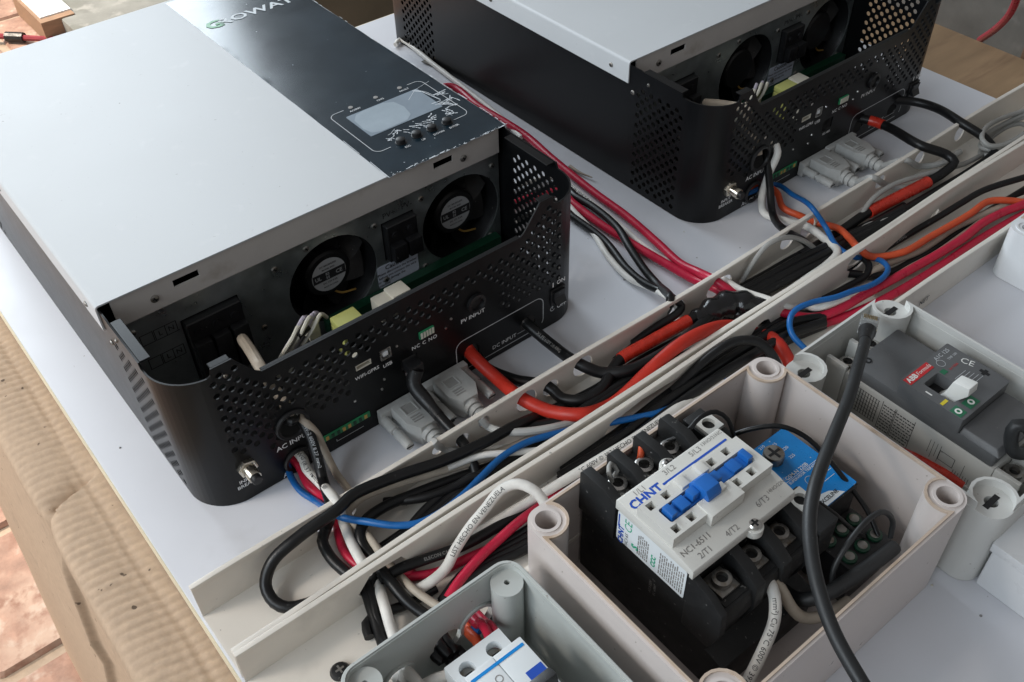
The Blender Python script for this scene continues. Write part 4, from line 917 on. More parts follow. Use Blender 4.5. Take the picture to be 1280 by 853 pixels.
# printed tables on its left side
SX = MX0 - .12; rnd = random.Random(9); mb = MB()
def srect(y0, y1, z0, z1): mb.add([(SX, y0, z0), (SX, y1, z0), (SX, y1, z1), (SX, y0, z1)], [(0, 1, 2, 3)])
for j in range(10): srect(-216 - j * 2.1, -216.5 - j * 2.1, 24, 45)
for j in range(7): srect(-215.5, -236, 24 + j * 3.4, 24.35 + j * 3.4)
for (ya, yb) in ((-239, -247), (-249.5, -262)):
    for j in range(9):
        z = 22 + j * 2.7; y = ya
        while y > yb:
            l_ = rnd.uniform(.8, 2.6); srect(y - l_, y, z, z + 1.0); y -= l_ + .6
    srect(ya + 1, ya + .6, 21, 47); srect(yb - 1, yb - .6, 21, 47)
for j in range(4): srect(-276 - j * 2.6, -276.3 - j * 2.6, 30 - 3 * (j % 2), 42)
for j in range(7): srect(-296 - j * 1.8, -296.3 - j * 1.8, 16, 30 + 9 * (j == 3))
srect(-284, -295, 38, 38.4); srect(-284, -295, 30, 30.4); srect(-284, -284.4, 30, 38.4); srect(-294.6, -295, 30, 38.4); srect(-266, -310, 18, 18.3)
mb.build('side_print', 'print_black', mc, smooth=False, fixn=False).location = -mc.location
# ================================================================== small breaker
sm = empty('small_breaker', (62, -262, 2.5), 'small white two pole breaker with blue stripe', 'breaker')
hol = [circ(52.5, -217.8, 4.6, 16), circ(70.5, -217.8, 4.6, 16)]
WB(MB().plate([(43.5, -228), (80, -228), (80, -209.5), (43.5, -209.5)], hol, 44, 55), 'rear_shoulder', 'mcb_white', sm, ang=30)
WB(MB().box(43.8, 79.7, -310, -209.8, 4, 43.9), 'body', 'mcb_white', sm, bevel=.8)
for x in (52.5, 70.5):
    s_ = WB(MB().lathe([(4.3, 0), (4.3, 1.5), (.1, 1.7)], (x, -217.8, 47), (0, 0, 1), 14), 'terminal_screw', 'dull_steel', sm); MB().box(x - 3, x + 3, -218.3, -217.3, 48.7, 48.9).build('slot', 'dark_inside', s_, smooth=False)
WB(MB().box(43.5, 61.65, -278, -228.2, 44, 72).box(61.85, 80, -278, -228.2, 44, 72), 'front', 'mcb_white', sm, bevel=.8)
WB(MB().box(45, 78.6, -233.6, -231.8, 72.02, 72.2), 'blue_stripe', 'relay_blue', sm, smooth=False)
WB(MB().plate(circ(57, -240, 2.2, 16), [circ(57, -240, 1.7, 16)], 72.02, 72.15), 'mark_ring', 'print_grey', sm, smooth=False)
WB(MB().prism([(-262, 72), (-252, 72), (-254, 80), (-260, 82)], 64, 78, YZ), 'toggle', 'black_plastic', sm, bevel=.7)
WB(MB().box(69, 79, -253, -246, 72.02, 72.25), 'brand_plate', 'print_blue', sm, smooth=False)

ct.location = ct.location + Vector((-.0005, .0030, 0)); rl.location = rl.location + Vector((.002, .004, .004))
# ================================================================== cables
def pt(q):
    if q[0] == 'y': return P(q[1], q[2], y=q[3])
    if q[0] == 'w': return Vector(q[1:])
    return P(q[0], q[1], z=q[2])
def print_on(c, r, body, size, s0, root, m_, flip=False, bold=.0, tilt=0.0):
    """lettering wrapped on the sheath, starting s0 mm along it, turned to the upper side"""
    c, T, N, B = frames(c); acc = [0]
    for a, b in zip(c[:-1], c[1:]): acc.append(acc[-1] + (b - a).length)
    vs_, fs = sliced_text(body, bold, size); xs = [v[0] for v in vs_]; x0, x1 = min(xs), max(xs); out = []
    for v in vs_:
        s_ = s0 + ((x1 - v[0]) if flip else (v[0] - x0)) * size
        s_ = min(max(s_, 0), acc[-1] - 1e-3); i = max(k for k in range(len(acc)) if acc[k] <= s_); i = min(i, len(c) - 2)
        t = (s_ - acc[i]) / max(acc[i + 1] - acc[i], 1e-6); p = c[i].lerp(c[i + 1], t); tg = (c[i + 1] - c[i]).normalized()
        vw = (CAM - p); vw = (vw - tg * vw.dot(tg)).normalized(); sd = vw.cross(tg).normalized()
        a = (v[1] * size / r) * (-1 if flip else 1) * 1 + tilt
        out.append(p + (vw * math.cos(a) + sd * math.sin(a)) * (r + .13))
    mb = MB(); mb.add(out, fs); return WB(mb, 'printed_text', m_, root, smooth=False, fixn=False)
def cable(name, label, pts, r, m_, texts=(), group=None, n=12, extra=None, cat='cable'):
    r = r * .80 if r > 2.5 else r
    c = spline([pt(q) for q in pts], 3.5)
    root = empty(name, c[0], label, cat, group)
    WB(MB().tube(c, r, 24 if texts else n), 'sheath', m_, root)
    for t in texts: print_on(c, r, t[0], t[1] * .86, t[2], root, *t[3:])
    if extra: extra(root, c)
    return root
BK, RD, OR, SC, WH, GY, BL = 'wire_black', 'wire_red', 'wire_orange', 'wire_scarlet', 'wire_white', 'wire_grey', 'wire_blue'
A1, A2, B1 = YA1 - .8, YA2 + .8, YB1 - .8
# battery cables of the first inverter
cable('battery_cable', 'thick red cable sweeping from the battery inlet through both ducts', [('w', 219, 8, 20), (592, 446, 20), (622, 474, 15), ('y', 655, 500, A1), (690, 515, 18), (730, 518, 22), ('y', 766, 505, -103), ('y', 787, 488, -104), ('y', 808, 467, -104), ('y', 847, 433, -104.5), ('y', 882, 414, -105), ('y', 914, 408, -106), ('y', 946, 417, A2 - 1), (968, 425, 16), (984, 447, 12), (992, 470, 9)], 6.3, SC)
cable('battery_cable', 'black battery cable looping through a round hole in the duct wall into the taped joint', [('w', 273.5, 8, 16.5), (662, 408, 16), (688, 430, 11), ('y', 724, 455, A1), (752, 466, 17), (785, 463, 20), (822, 446, 22), (858, 422, 20), (893, 393, 16), (915, 384, 12)], 5.6, BK, texts=[('XLPE 600V 2/0 AWG', 4.5, 20, 'print_grey')])
cable('battery_cable', 'black cable below the thick red one with a scarlet taped end', [('w', 227, 10, 14), (606, 458, 9), (640, 474, 8), ('y', 686, 484, A1), (702, 498, 12), (728, 500, 14), (752, 486, 16), (766, 462, 17), (776, 449, 18), (812, 428, 19), (864, 399, 19), (890, 385, 17), (910, 380, 15)], 5.4, BK,
      extra=lambda root, c: WB(MB().tube([q for q in c if 0 < 1 and P(774, 452, z=18).x <= q.x <= P(862, 399, z=19).x and q.z > 15], 5.0, 12), 'red_tape', 'tape_red', root))
# taped joint
jp = [P(868, 402, z=15), P(892, 388, z=17), P(915, 380, z=17), P(945, 384, z=15), P(965, 392, z=10)]
j = MB().tube(spline(jp, 3), 9.5, 14, rs=lambda t: 7 + 4 * math.sin(math.pi * t) + 1.2 * math.sin(t * 31)); o = j.build('taped_joint', 'tape_black', None, origin=jp[0]); tag(o, 'lumpy cable joint wrapped in shiny black tape', 'cable joint')
jp = [P(900, 398, z=9), P(925, 392, z=10), P(950, 396, z=9), P(968, 402, z=7)]
j = MB().tube(spline(jp, 3), 8, 14, rs=lambda t: 5 + 3 * math.sin(math.pi * t) + 1.0 * math.sin(t * 27)); o = j.build('taped_joint', 'tape_black', None, origin=jp[0]); tag(o, 'smaller black taped joint pressed against the duct wall', 'cable joint')
# cables in the alley between the inverters
cable('alley_cable', 'shiny crimson cable running straight down the gap between the inverters', [('w', 380, 330, 5), (560, 108, 5), (600, 134, 5), (655, 168, 5), (692, 200, 5), (743, 241, 5), (784, 271, 6), (822, 304, 6), (851, 330, 8), (874, 341, 13), ('y', 894, 351, A1), (912, 363, 18), (933, 372, 15), (955, 382, 13), ('y', 972, 389, A2 - 1), (1015, 397, 12), (1044, 389, 14), (1080, 369, 16), (1115, 350, 17), (1174, 317, 19), (1204, 298, 20), (1230, 278, 20), (1253, 266, 20), (1290, 250, 20), ('w', 860, -150, 16)], 4.6, RD)
cable('alley_cable', 'second crimson cable that leaves from under the first inverter', [('w', 318, 150, 5), (700, 240, 5), (716, 254, 5), (753, 282, 5), (800, 311, 5), (838, 333, 6), (866, 349, 7), ('y', 895, 361, A1), (915, 372, 10), (940, 383, 8), ('y', 972, 399, A2 - 1), (1010, 408, 6), (1050, 398, 7), (1085, 384, 9), (1115, 369, 11), (1174, 334, 13), (1221, 302, 14), (1258, 280, 14), (1290, 262, 14), ('w', 860, -160, 12)], 4.6, RD)
cable('alley_cable', 'pale cable lying along the foot of the second inverter', [('w', 466, 470, 3.6), (500, 50, 3.6), (545, 83, 3.6), (590, 118, 3.6), (632, 152, 3.6), (652, 172, 3.6)], 3.4, WH)
cable('alley_cable', 'thin white cable under the crimson pair with black print', [('w', 325, 180, 3.4), (700, 222, 3.4), (716, 235, 3.4), (775, 282, 3.4), (813, 314, 3.4), (857, 337, 4), ('y', 903, 349, A1), (930, 364, 22), (960, 374, 22), (985, 383, 20), ('y', 1000, 381, A2 - 1), (1022, 385, 18), (1060, 372, 18)], 3.2, WH, texts=[('Cu 75C 600V 397 HECHO EN VENEZUELA', 4.6, 95, 'print_black')])
cable('alley_cable', 'black cable bowing beside the crimson pair towards the duct', [('w', 330, 150, 5), (704, 234, 5), (720, 246, 6), (743, 260, 8), (772, 285, 9), (788, 311, 8), (807, 339, 6), (822, 356, 7), ('y', 838, 375, A1), (830, 392, 12), (800, 418, 10), (770, 440, 7), (745, 455, 5)], 4.4, BK)
cable('alley_cable', 'glossy black cable that hooks over the plain duct wall', [('w', 330, 130, 5), (704, 262, 4.5), (716, 271, 4.5), (756, 301, 5), (784, 336, 6), (807, 355, 8), (828, 365, 12), ('y', 845, 376, A1), (852, 383, 22), (845, 393, 22), (820, 409, 18), (790, 430, 12)], 4.0, BK)
cable('alley_cable', 'white cable curving along the side of the first inverter', [('w', 331, 120, 3.6), (706, 250, 3.6), (716, 263, 3.6), (740, 289, 3.6), (762, 323, 3.6), (788, 349, 4), (816, 361, 6), ('y', 842, 378, A1 + 1), (850, 396, 7), (830, 420, 6)], 3.4, WH)
o = MB().tube(spline([P(712, 208, z=3), P(725, 216, z=3), P(740, 222, z=3)], 2), 1.6, 8, rs=lambda t: 1.8 - 1.2 * t).build('wire_end', 'wire_tan', None, origin=P(712, 208, z=3)); tag(o, 'frayed bare wire end lying in the gap between the inverters', 'wire')
# scrap of tape between the inverters
o = MB().prism([(0, 0), (22, 4), (28, -18), (24, -46), (14, -50), (6, -26)], 0, 1.0).build('tape_scrap', 'grey_dirt', None, origin=(0, 0, 0)); tag(o, 'dusty grey scrap of tape lying beside the display film', 'tape'); q = P(527, 78, z=1.2); o.location = q * S
# ---- supply cables of the first inverter
out_txt = [('AWG (8.37 mm²) Cu 75°C 600V', 4.9, 2, 'print_black', False, .0)]
cable('output_cable', 'white printed cable leaving the lower cable inlet of the first inverter', [('w', 70.5, 6, 14), ('w', 70.5, -4, 13), (383, 586, 12), (398, 602, 9), ('y', 421, 628, A1), (430, 655, 14), (440, 680, 16), (452, 702, 17), ('y', 470, 727, A2 - 1), (479, 752, 15), (489, 787, 12), (505, 828, 13), (528, 862, 14)], 4.2, WH, texts=out_txt)
cable('output_cable', 'crimson cable tucked under the printed white one at the inlet', [('w', 66.5, 6, 9), (374, 583, 6), (386, 607, 5), (404, 622, 6), ('y', 418, 638, A1), (422, 660, 8), (428, 685, 7), (445, 705, 7), (470, 716, 6), (510, 716, 8), ('y', 520, 722, A2 - 1)], 3.9, RD)
cable('output_cable', 'bright blue cable from the lower inlet that crosses the duct', [('w', 64, 6, 10), (359, 574, 8), (362, 592, 5), (375, 613, 4), (394, 626, 5), ('y', 412, 638, A1), (425, 646, 22), (463, 653, 26), (495, 657, 27), (523, 654, 28), (552, 640, 28), (580, 618, 27), (602, 596, 26), (628, 571, 25), (659, 553, 24), (712, 538, 20), ('y', 745, 532, A2 + 1), (766, 528, 19), (790, 523, 19), (823, 516, 18), (845, 507, 17), (880, 488, 15), (920, 462, 10)], 3.0, BL)
cable('input_cable', 'black printed cable leaving the upper inlet of the first inverter', [('w', 68, 14, 49), ('w', 70, 0, 50), (372, 520, 45), (386, 541, 36), (396, 570, 25), (403, 598, 14), ('y', 414, 640, A1), (408, 660, 13), (403, 676, 12), (414, 698, 9), (434, 717, 8), ('y', 455, 735, A2 - 1), (465, 762, 8), (474, 790, 7), (484, 820, 9)], 4.6, BK, texts=[('AWG XHHW-2 600V 8.37 mm2', 3.9, 18, 'print_line')])
cable('input_cable', 'off white cable hidden behind the black printed one', [('w', 76, 12, 47), ('w', 79, -1, 44), ('w', 83, -6, 34), ('w', 85, -8, 18), ('w', 84, -22, 6), ('w', 82, -44, 6), ('y', 430, 632, A1 + 1), (440, 652, 14), (462, 672, 16), (476, 692, 17), ('y', 493, 712, A2 - 1), (517, 737, 14), (544, 756, 12), (575, 775, 16)], 3.3, 'wire_tan')
# ---- duct beside the inverters, left half
cable('duct_cable', 'black cable making the wide open loop at the end of the duct', [('y', 394, 752, A2 + 8), (378, 757, 6), (360, 760, 6), (343, 753, 7), (332, 732, 12), (340, 703, 22), (374, 671, 31), (423, 636, 36), (441, 619, 35), (495, 596, 31), (552, 577, 28), (602, 555, 25), (645, 532, 20), (690, 513, 9), (740, 490, 7), (800, 452, 7), (860, 420, 6)], 4.9, BK)
cable('duct_cable', 'off white cable under the black loop in the duct', [(446, 700, 6), (436, 668, 9), (432, 644, 16), (448, 624, 22), (490, 606, 21), (528, 595, 19), (580, 580, 16), (640, 560, 12), (700, 530, 7)], 4.2, 'wire_tan')
cable('duct_cable', 'black cable with a tight bend beside the white cables', [(462, 740, 8), (470, 702, 12), (455, 685, 14), (450, 668, 17), (456, 652, 18), (480, 634, 16), (520, 617, 14), (560, 602, 12), (600, 588, 9), (650, 570, 7), (720, 530, 6)], 4.6, BK)
for k, (d, zz_) in enumerate(((0, 6), (16, 6), (31, 7), (9, 12), (24, 13))):
    cable('duct_cable', 'black cable lying at the bottom of the duct under the blue one', [(470 + d, 690 - d * .2, zz_), (520 + d, 655 - d * .4, zz_), (570 + d, 612 - d * .3, zz_ + 4), (630 + d, 575 - d * .5, zz_ + 2), (700, 540 - d * .3, zz_), (760, 500 - d * .4, zz_ + 1), (830, 455 - d * .2, zz_)], 4.4, BK, group='black cables on the duct floor')
cable('duct_cable', 'thin pale grey cable weaving between the black ones near the serial plugs', [(560, 585, 20), (600, 570, 21), (640, 566, 20), (690, 560, 17), (720, 545, 14)], 3.0, WH)
cable('duct_cable', 'black cable dipping across the duct below the serial plugs', [(480, 628, 12), (530, 622, 16), (570, 608, 19), (594, 596, 21), (620, 604, 17), (650, 592, 10), (700, 556, 8)], 4.0, BK)
cable('duct_cable', 'black cable slanting from the blue cable down to the notch', [(560, 612, 16), (530, 640, 12), (505, 668, 9), (480, 690, 8)], 4.4, BK)
cable('duct_cable', 'dark cable tucked below the thick red arch', [(650, 535, 12), (700, 527, 14), (750, 512, 16), (800, 480, 14), (850, 448, 12), (900, 425, 10)], 4.6, BK)
cable('duct_cable', 'pale cable under the black stack next to the enclosure end of the duct', [(505, 668, 5), (545, 642, 5), (590, 610, 5), (640, 585, 5)], 3.6, WH)
# ---- duct beside the enclosures, left half
cable('feed_cable', 'white printed cable arching out of the duct beside the beige enclosure', [('w', 150, -172, 10), (690, 660, 18), (684, 636, 34), (671, 616, 44), (648, 605, 46), (627, 612, 42), (606, 637, 33), (587, 660, 26), (570, 686, 19), (556, 712, 14), (530, 733, 11), (508, 742, 9)], 4.3, WH, texts=[('LIST HECHO EN VENEZUELA', 5.0, 72, 'print_black', True)])
cable('feed_cable', 'crimson cable stretched beside the white arch', [(706, 614, 12), (680, 630, 15), (648, 653, 17), (620, 678, 16), (595, 702, 14), (573, 728, 12), (560, 748, 9)], 4.0, RD)
cable('feed_cable', 'crimson cable lying low beneath the white arch', [(705, 635, 7), (665, 660, 7), (630, 678, 7), (585, 698, 7), (545, 716, 6), (505, 722, 6)], 3.9, RD)
cable('feed_cable', 'black printed cable along the wall of the enclosure duct', [(474, 726, 12), (500, 711, 14), (530, 700, 14), (575, 684, 13), (620, 660, 12), (690, 616, 11), (750, 572, 11), (800, 535, 10)], 4.4, BK, texts=[('ELECON CABLE', 3.4, 30, 'print_grey')])
for k, d in enumerate((0, 8, 16, 25)):
    cable('feed_cable', 'black cable among the bundle beside the white arch', [(690, 645 + d, 10), (650, 668 + d * .9, 9), (610, 693 + d * .6, 9), (575, 722 + d * .4, 8), (552, 752 + d * .3, 6)], 4.0, BK, group='black cables beside the white arch')
cable('feed_cable', 'black cable slipping from the duct notch to the grey enclosure', [('y', 476, 712, A2), (486, 725, 15), (509, 752, 12), (530, 768, 9), (560, 790, 9)], 4.6, BK)
cable('feed_cable', 'thin black cable dropping past the notch beside the white cable', [('y', 458, 728, A2), (465, 742, 11), (470, 768, 9), (480, 799, 7), (478, 830, 8), (500, 850, 9)], 3.6, BK)
cable('feed_cable', 'black cable end curled on the duct floor by the screw', [(462, 797, 6), (458, 780, 6), (470, 770, 6), (505, 757, 6), (545, 735, 6)], 4.0, BK)
# ---- enclosure duct, middle
cable('trunk_cable', 'white cable printed in black along the rim of the beige enclosure', [(560, 690, 5), (640, 640, 14), (697, 606, 20), (740, 580, 23), (796, 546, 24), (850, 508, 20), (900, 475, 12)], 4.2, WH, texts=[('°C 600V © 397 HECHO EN VENEZUELA', 5.0, 100, 'print_black', False)])
for k, (d, z) in enumerate(((0, 14), (10, 10), (20, 7), (-8, 8), (5, 5), (14, 16))):
    cable('trunk_cable', 'thick black cable in the deep part of the enclosure duct', [(700, 596 + d, z - 3), (760, 558 + d, z), (830, 505 + d, z + 3), (890, 462 + d, z + 4), (940, 430 + d, z + 2), (985, 405 + d, z), (1030, 396 + d * .5, z - 2)], 4.8, BK, group='thick black cables in the enclosure duct')
cable('trunk_cable', 'black cable arching over beside the red one at the enclosure corner', [(840, 490, 16), (862, 469, 22), (889, 445, 30), (920, 427, 34), (948, 428, 32), (965, 444, 25), (972, 458, 16)], 4.6, BK)
cable('trunk_cable', 'blue cable with a wide hook beside the crimson pair', [(1020, 448, 12), (1003, 433, 17), (990, 418, 22), (987, 402, 26), (994, 388, 27), (1016, 378, 27), (1044, 372, 26), (1066, 364, 25), (1086, 358, 24), (1104, 347, 23), (1110, 336, 22), (1103, 327, 19), ('y', 1085, 322, A2 - 3), (1066, 321, 19), (1046, 308, 20), (1032, 284, 24), ('y', 1016, 261, A1), (990, 243, 10), (970, 231, 8), ('w', 539, 12, 9)], 2.9, BL)
# ---- supply cables of the second inverter
cable('supply_cable', 'white cable folded in a stiff loop at the inlet of the second inverter', [('w', 548, 16, 48), (952, 176, 52), (966, 177, 52), (972, 190, 46), (960, 220, 26), (952, 252, 12), (956, 267, 6), (985, 277, 7), ('y', 1010, 284, A1), ('y', 1030, 298, -80), ('y', 1047, 315, -101), ('y', 1036, 329, -104), ('y', 1008, 349, -103), (975, 372, 9)], 4.3, 'wire_white')
cable('supply_cable', 'black cable in front of the folded white loop', [('w', 545, 14, 46), (953, 180, 48), (958, 196, 40), (962, 230, 24), (966, 268, 10), ('y', 984, 290, A1), (1005, 302, 8), (1020, 318, 6)], 4.2, BK)
cable('supply_cable', 'orange cable from the second inverter crossing into the enclosure duct', [('w', 541, 14, 12), (950, 230, 10), (970, 240, 8), (979, 260, 5), (1000, 270, 6), ('y', 1022, 279, A1), (1046, 285, 15), (1060, 296, 19), ('y', 1074, 311, A2 - 2), (1090, 321, 17), (1127, 316, 19), (1165, 295, 20), (1212, 268, 21), (1236, 252, 22), (1262, 251, 21), (1290, 255, 18)], 3.8, OR)
cable('supply_cable', 'black battery cable with red collar kinked over the duct wall', [('w', 694, 16, 26), (1092, 152, 26), (1112, 160, 27), ('y', 1151, 182, A1), (1184, 194, 27), (1193, 203, 24), (1182, 214, 18), (1163, 226, 15), (1120, 248, 12), (1082, 268, 10), (1050, 290, 8), (1000, 320, 7)], 5.4, BK,
      extra=lambda root, c: (WB(MB().tube([q for q in c if P(1084, 266, z=10).x <= q.x <= P(1160, 227, z=15).x and q.y < -70], 5.5, 12), 'red_tape', 'tape_red', root), WB(MB().tube(c[4:9], 4.9, 12), 'red_collar', 'tape_red', root)))
cable('supply_cable', 'black battery cable arching from the far inlet of the second inverter', [('w', 749, 16, 24), (1146, 128, 24), (1172, 136, 26), ('y', 1202, 154, A1), (1232, 174, 24), (1242, 190, 16), (1220, 210, 9), (1170, 240, 7), (1110, 275, 6)], 5.4, BK)
# ---- right half of the ducts
cable('duct_cable', 'thin grey cable arching inside the duct before the second inverter', [('y', 924, 358, -68), ('y', 931, 346, -68), ('y', 943, 326, -70), ('y', 960, 306, -73), ('y', 983, 297, -76), ('y', 1004, 301, -80), (1022, 314, 10)], 2.6, GY)
for k, (d, z) in enumerate(((0, 6), (11, 7), (22, 6), (6, 14), (17, 14), (28, 12))):
    cable('duct_cable', 'thick black cable in the bundle behind the crimson pair', [(905 + d * .5, 372 + d * .5, z), (950, 348 + d * .7, z), (995, 322 + d * .8, z), (1030, 305 + d * .8, z), (1080, 285 + d * .5, z - 1), (1130, 258 + d * .5, z - 1)], 5.0, BK, group='black bundle in the duct')
cable('duct_cable', 'pale grey cable curving along the duct wall under the red tape', [(1070, 300, 8), (1080, 285, 13), (1110, 275, 14), (1140, 265, 12), (1180, 243, 10), (1215, 222, 8), (1240, 200, 8)], 3.2, GY)
cable('duct_cable', 'pale grey cable looping behind the red taped cable', [(1070, 280, 6), (1088, 252, 18), (1115, 232, 22), (1150, 220, 20), (1180, 212, 16), (1205, 205, 12), (1235, 190, 8)], 3.0, GY)
cc = P(1262, 166, z=18)
for k in range(4):
    pts_ = []
    for i in range(15):
        a = i / 14 * 2 * math.pi * 1.05 + .5 * k; pts_.append(('w', cc.x + (38 + 3 * k) * math.cos(a), cc.y + (13 + 1.5 * (k % 2)) * math.sin(a), 9 + 5.6 * k + 3 * math.sin(a * 2 + k)))
    cable('coiled_cable', 'loop of grey cable in the coil stuffed into the duct end', pts_, 2.9, GY, group='coiled grey cable')
cable('trunk_cable', 'black printed cable along the far end of the enclosure duct', [(1060, 340, 5), (1105, 312, 6), (1145, 288, 11), (1174, 271, 17), (1200, 255, 20), (1230, 238, 21), (1290, 219, 21)], 3.6, BK, texts=[('THHN 90C 600V 12 AWG', 4.2, 30, 'print_grey')])
cable('trunk_cable', 'off white cable below the orange one in the enclosure duct', [(1080, 345, 8), (1108, 330, 10), (1150, 313, 11), (1196, 283, 13), (1230, 268, 15), (1290, 245, 15)], 4.2, 'wire_tan')
cable('trunk_cable', 'tan cable between the crimson pair', [(1090, 366, 7), (1130, 340, 9), (1170, 318, 10), (1210, 290, 12), (1250, 262, 12), (1290, 246, 9)], 4.0, 'wire_tan')
cable('trunk_cable', 'black cable under the white and orange cables of the enclosure duct', [(1060, 342, 8), (1100, 345, 6), (1150, 322, 6), (1220, 275, 7), (1290, 232, 8)], 4.4, BK)
cable('trunk_cable', 'black cable curled into the duct beside the blue hook', [(1078, 322, 14), (1086, 331, 13), (1082, 345, 9), (1060, 358, 6), (1030, 374, 6)], 3.6, BK)
# ================================================================== plugs
def db9(cx, yb, z, cab, label):
    root = empty('serial_plug', (cx, yb, z - 12), label, 'plug', 'grey serial plugs')
    w2 = 17.2
    WB(MB().box(cx - w2 - 3, cx + w2 + 3, yb - 6.5, yb - .8, z - 11, z + 2.5), 'flange', 'db_grey', root, bevel=.4)
    hp = [(cx - 12, yb - 6.6), (cx + 12, yb - 6.6), (cx + 12, yb - 27), (cx + 6.5, yb - 37), (cx - 6.5, yb - 37), (cx - 12, yb - 27)]
    hd = WB(MB().prism(list(reversed(hp)), z - 12, z + 5.5), 'hood', 'db_grey', root, bevel=.7)
    MB().plate(rrect(cx - 8, cx + 3, yb - 22, yb - 11, .8, 2), [rrect(cx - 7.0, cx + 2.0, yb - 21, yb - 12, .6, 2)], z + 5.45, z + 6.3).build('recess_frame', 'db_grey', hd, ang=30)
    MB().box(cx - 7, cx + 2, yb - 21, yb - 12, z + 5.4, z + 5.62).build('recess_floor', 'wire_grey', hd, smooth=False)
    for k in range(3): MB().box(cx - 7, cx + 1, yb - 25.2 - k * 2.4, yb - 24.2 - k * 2.4, z + 5.4, z + 6.1).build('grip_rib', 'wire_grey', hd, smooth=False)
    for s_ in (-1, 1):
        WB(MB().lathe([(3.7, 0), (3.7, 13), (3.2, 13.3), (2.3, 13.4), (2.3, 15.4), (3.3, 15.5), (3.6, 16), (3.6, 31), (2.9, 32)], (cx + s_ * (w2 + .6), yb - 6.5, z - 4.5), (0, -1, 0), 14), 'thumb_screw', 'db_grey', root)
        WB(MB().box(cx + s_ * (w2 + .6) - 3, cx + s_ * (w2 + .6) + 3, yb - 38.9, yb - 38.4, z - 4.9, z - 4.1), 'screw_slot', 'dark_inside', root, smooth=False)
    WB(MB().lathe([(6.8, 0), (6.6, 4), (4.9, 4.1), (4.9, 5.9), (6.3, 6), (6.1, 9), (4.6, 9.1), (4.6, 10.9), (5.8, 11), (5.4, 15), (3, 17)], (cx, yb - 36.5, z - 3), (0, -1, -.05), 18), 'strain_relief', 'db_grey', root, ang=25)
    c = spline([Vector((cx, yb - 50, z - 3.6))] + [pt(q) for q in cab], 3.5); WB(MB().tube(c, 2.9, 10), 'cord', 'db_grey', root)
db9(153, 0, 13.5, [('y', 543, 553, A1), (556, 561, 17), (572, 565, 13), (600, 563, 10), (650, 558, 8), (700, 540, 7)], 'grey serial plug beside the green switch row of the first inverter')
db9(190, 0, 15, [('y', 601, 524, A1), (610, 533, 19), (624, 539, 20), (653, 540, 20), (690, 535, 18), (724, 525, 14), (770, 500, 9)], 'grey serial plug next to the thick red cable')
db9(628, 8, 13.5, [('y', 1090, 222, A1), (1110, 232, 10), (1140, 235, 8), (1180, 215, 8)], 'grey serial plug beside the green switch row of the second inverter')
db9(665, 8, 15, [('y', 1130, 200, A1), (1150, 208, 12), (1175, 205, 10), (1200, 190, 8)], 'grey serial plug below the black battery cable of the second inverter')
r0 = empty('network_plug', (165, -2, 40), 'black network plug between the two grey serial plugs', 'plug')
WB(MB().box(159.5, 170.5, -10, 6, 38.5, 47.5), 'plug_body', 'black_plastic', r0, bevel=.8)
cpl = spline([Vector((165, -8, 43)), pt((517, 480, 34)), pt((534, 503, 27)), pt((553, 525, 24)), ('y',) and pt(('y', 575, 549, A1)), pt((587, 568, 18)), pt((594, 588, 12)), pt((598, 606, 7))], 3.5)
WB(MB().tube(cpl, 3.9, 12), 'cord', 'wire_black', r0); WB(MB().tube(cpl[:12], 4, 12, rs=lambda t: 5.8 - 1.4 * t + .35 * math.sin(t * 60)), 'strain_relief', 'black_plastic', r0)
# ---- ethernet lead lying over the enclosures
et = empty('ethernet_lead', P(1078, 400, z=74), 'thick dark network lead with clear plug draped across the enclosures', 'cable')
c = spline([pt(q) for q in ((1084, 414, 80), (1080, 432, 88), (1072, 460, 96), (1060, 500, 103), (1044, 540, 108), (1028, 580, 112), (1017, 615, 114), (1012, 650, 114), (1014, 690, 112), (1023, 735, 108), (1042, 790, 102), (1072, 845, 96), (1110, 905, 88))], 3.5)
WB(MB().tube(c, 3.8, 14), 'sheath', 'ethernet_black', et); WB(MB().tube(c[:6], 5, 14, rs=lambda t: 6.0 - 1.9 * t), 'boot', 'black_plastic', et)
d = (c[0] - c[1]).normalized(); s_ = d.cross(Vector((0, 0, 1))).normalized(); u_ = s_.cross(d)
Mx = Matrix((s_, d, u_)).transposed().to_4x4(); Mx.translation = c[0]
pg = WB(MB().box(-6.0, 6.0, 2, 21, -4, 3.6, Mx), 'clear_plug', 'clear_plastic', et, bevel=.5)
WB(MB().box(-5.2, 5.2, -2, 10, -3.3, 2.9, Mx), 'boot_core', 'black_plastic', et, bevel=.5)
for k in range(8): WB(MB().box(-4.3 + k * 1.15, -3.7 + k * 1.15, 14, 20.5, 2.2, 3.9, Mx), 'contact', 'gold', et, smooth=False)
WB(MB().box(-3, 3, 4, 20, -5.6, -4.8, Mx), 'latch', 'clear_plastic', et, smooth=False)
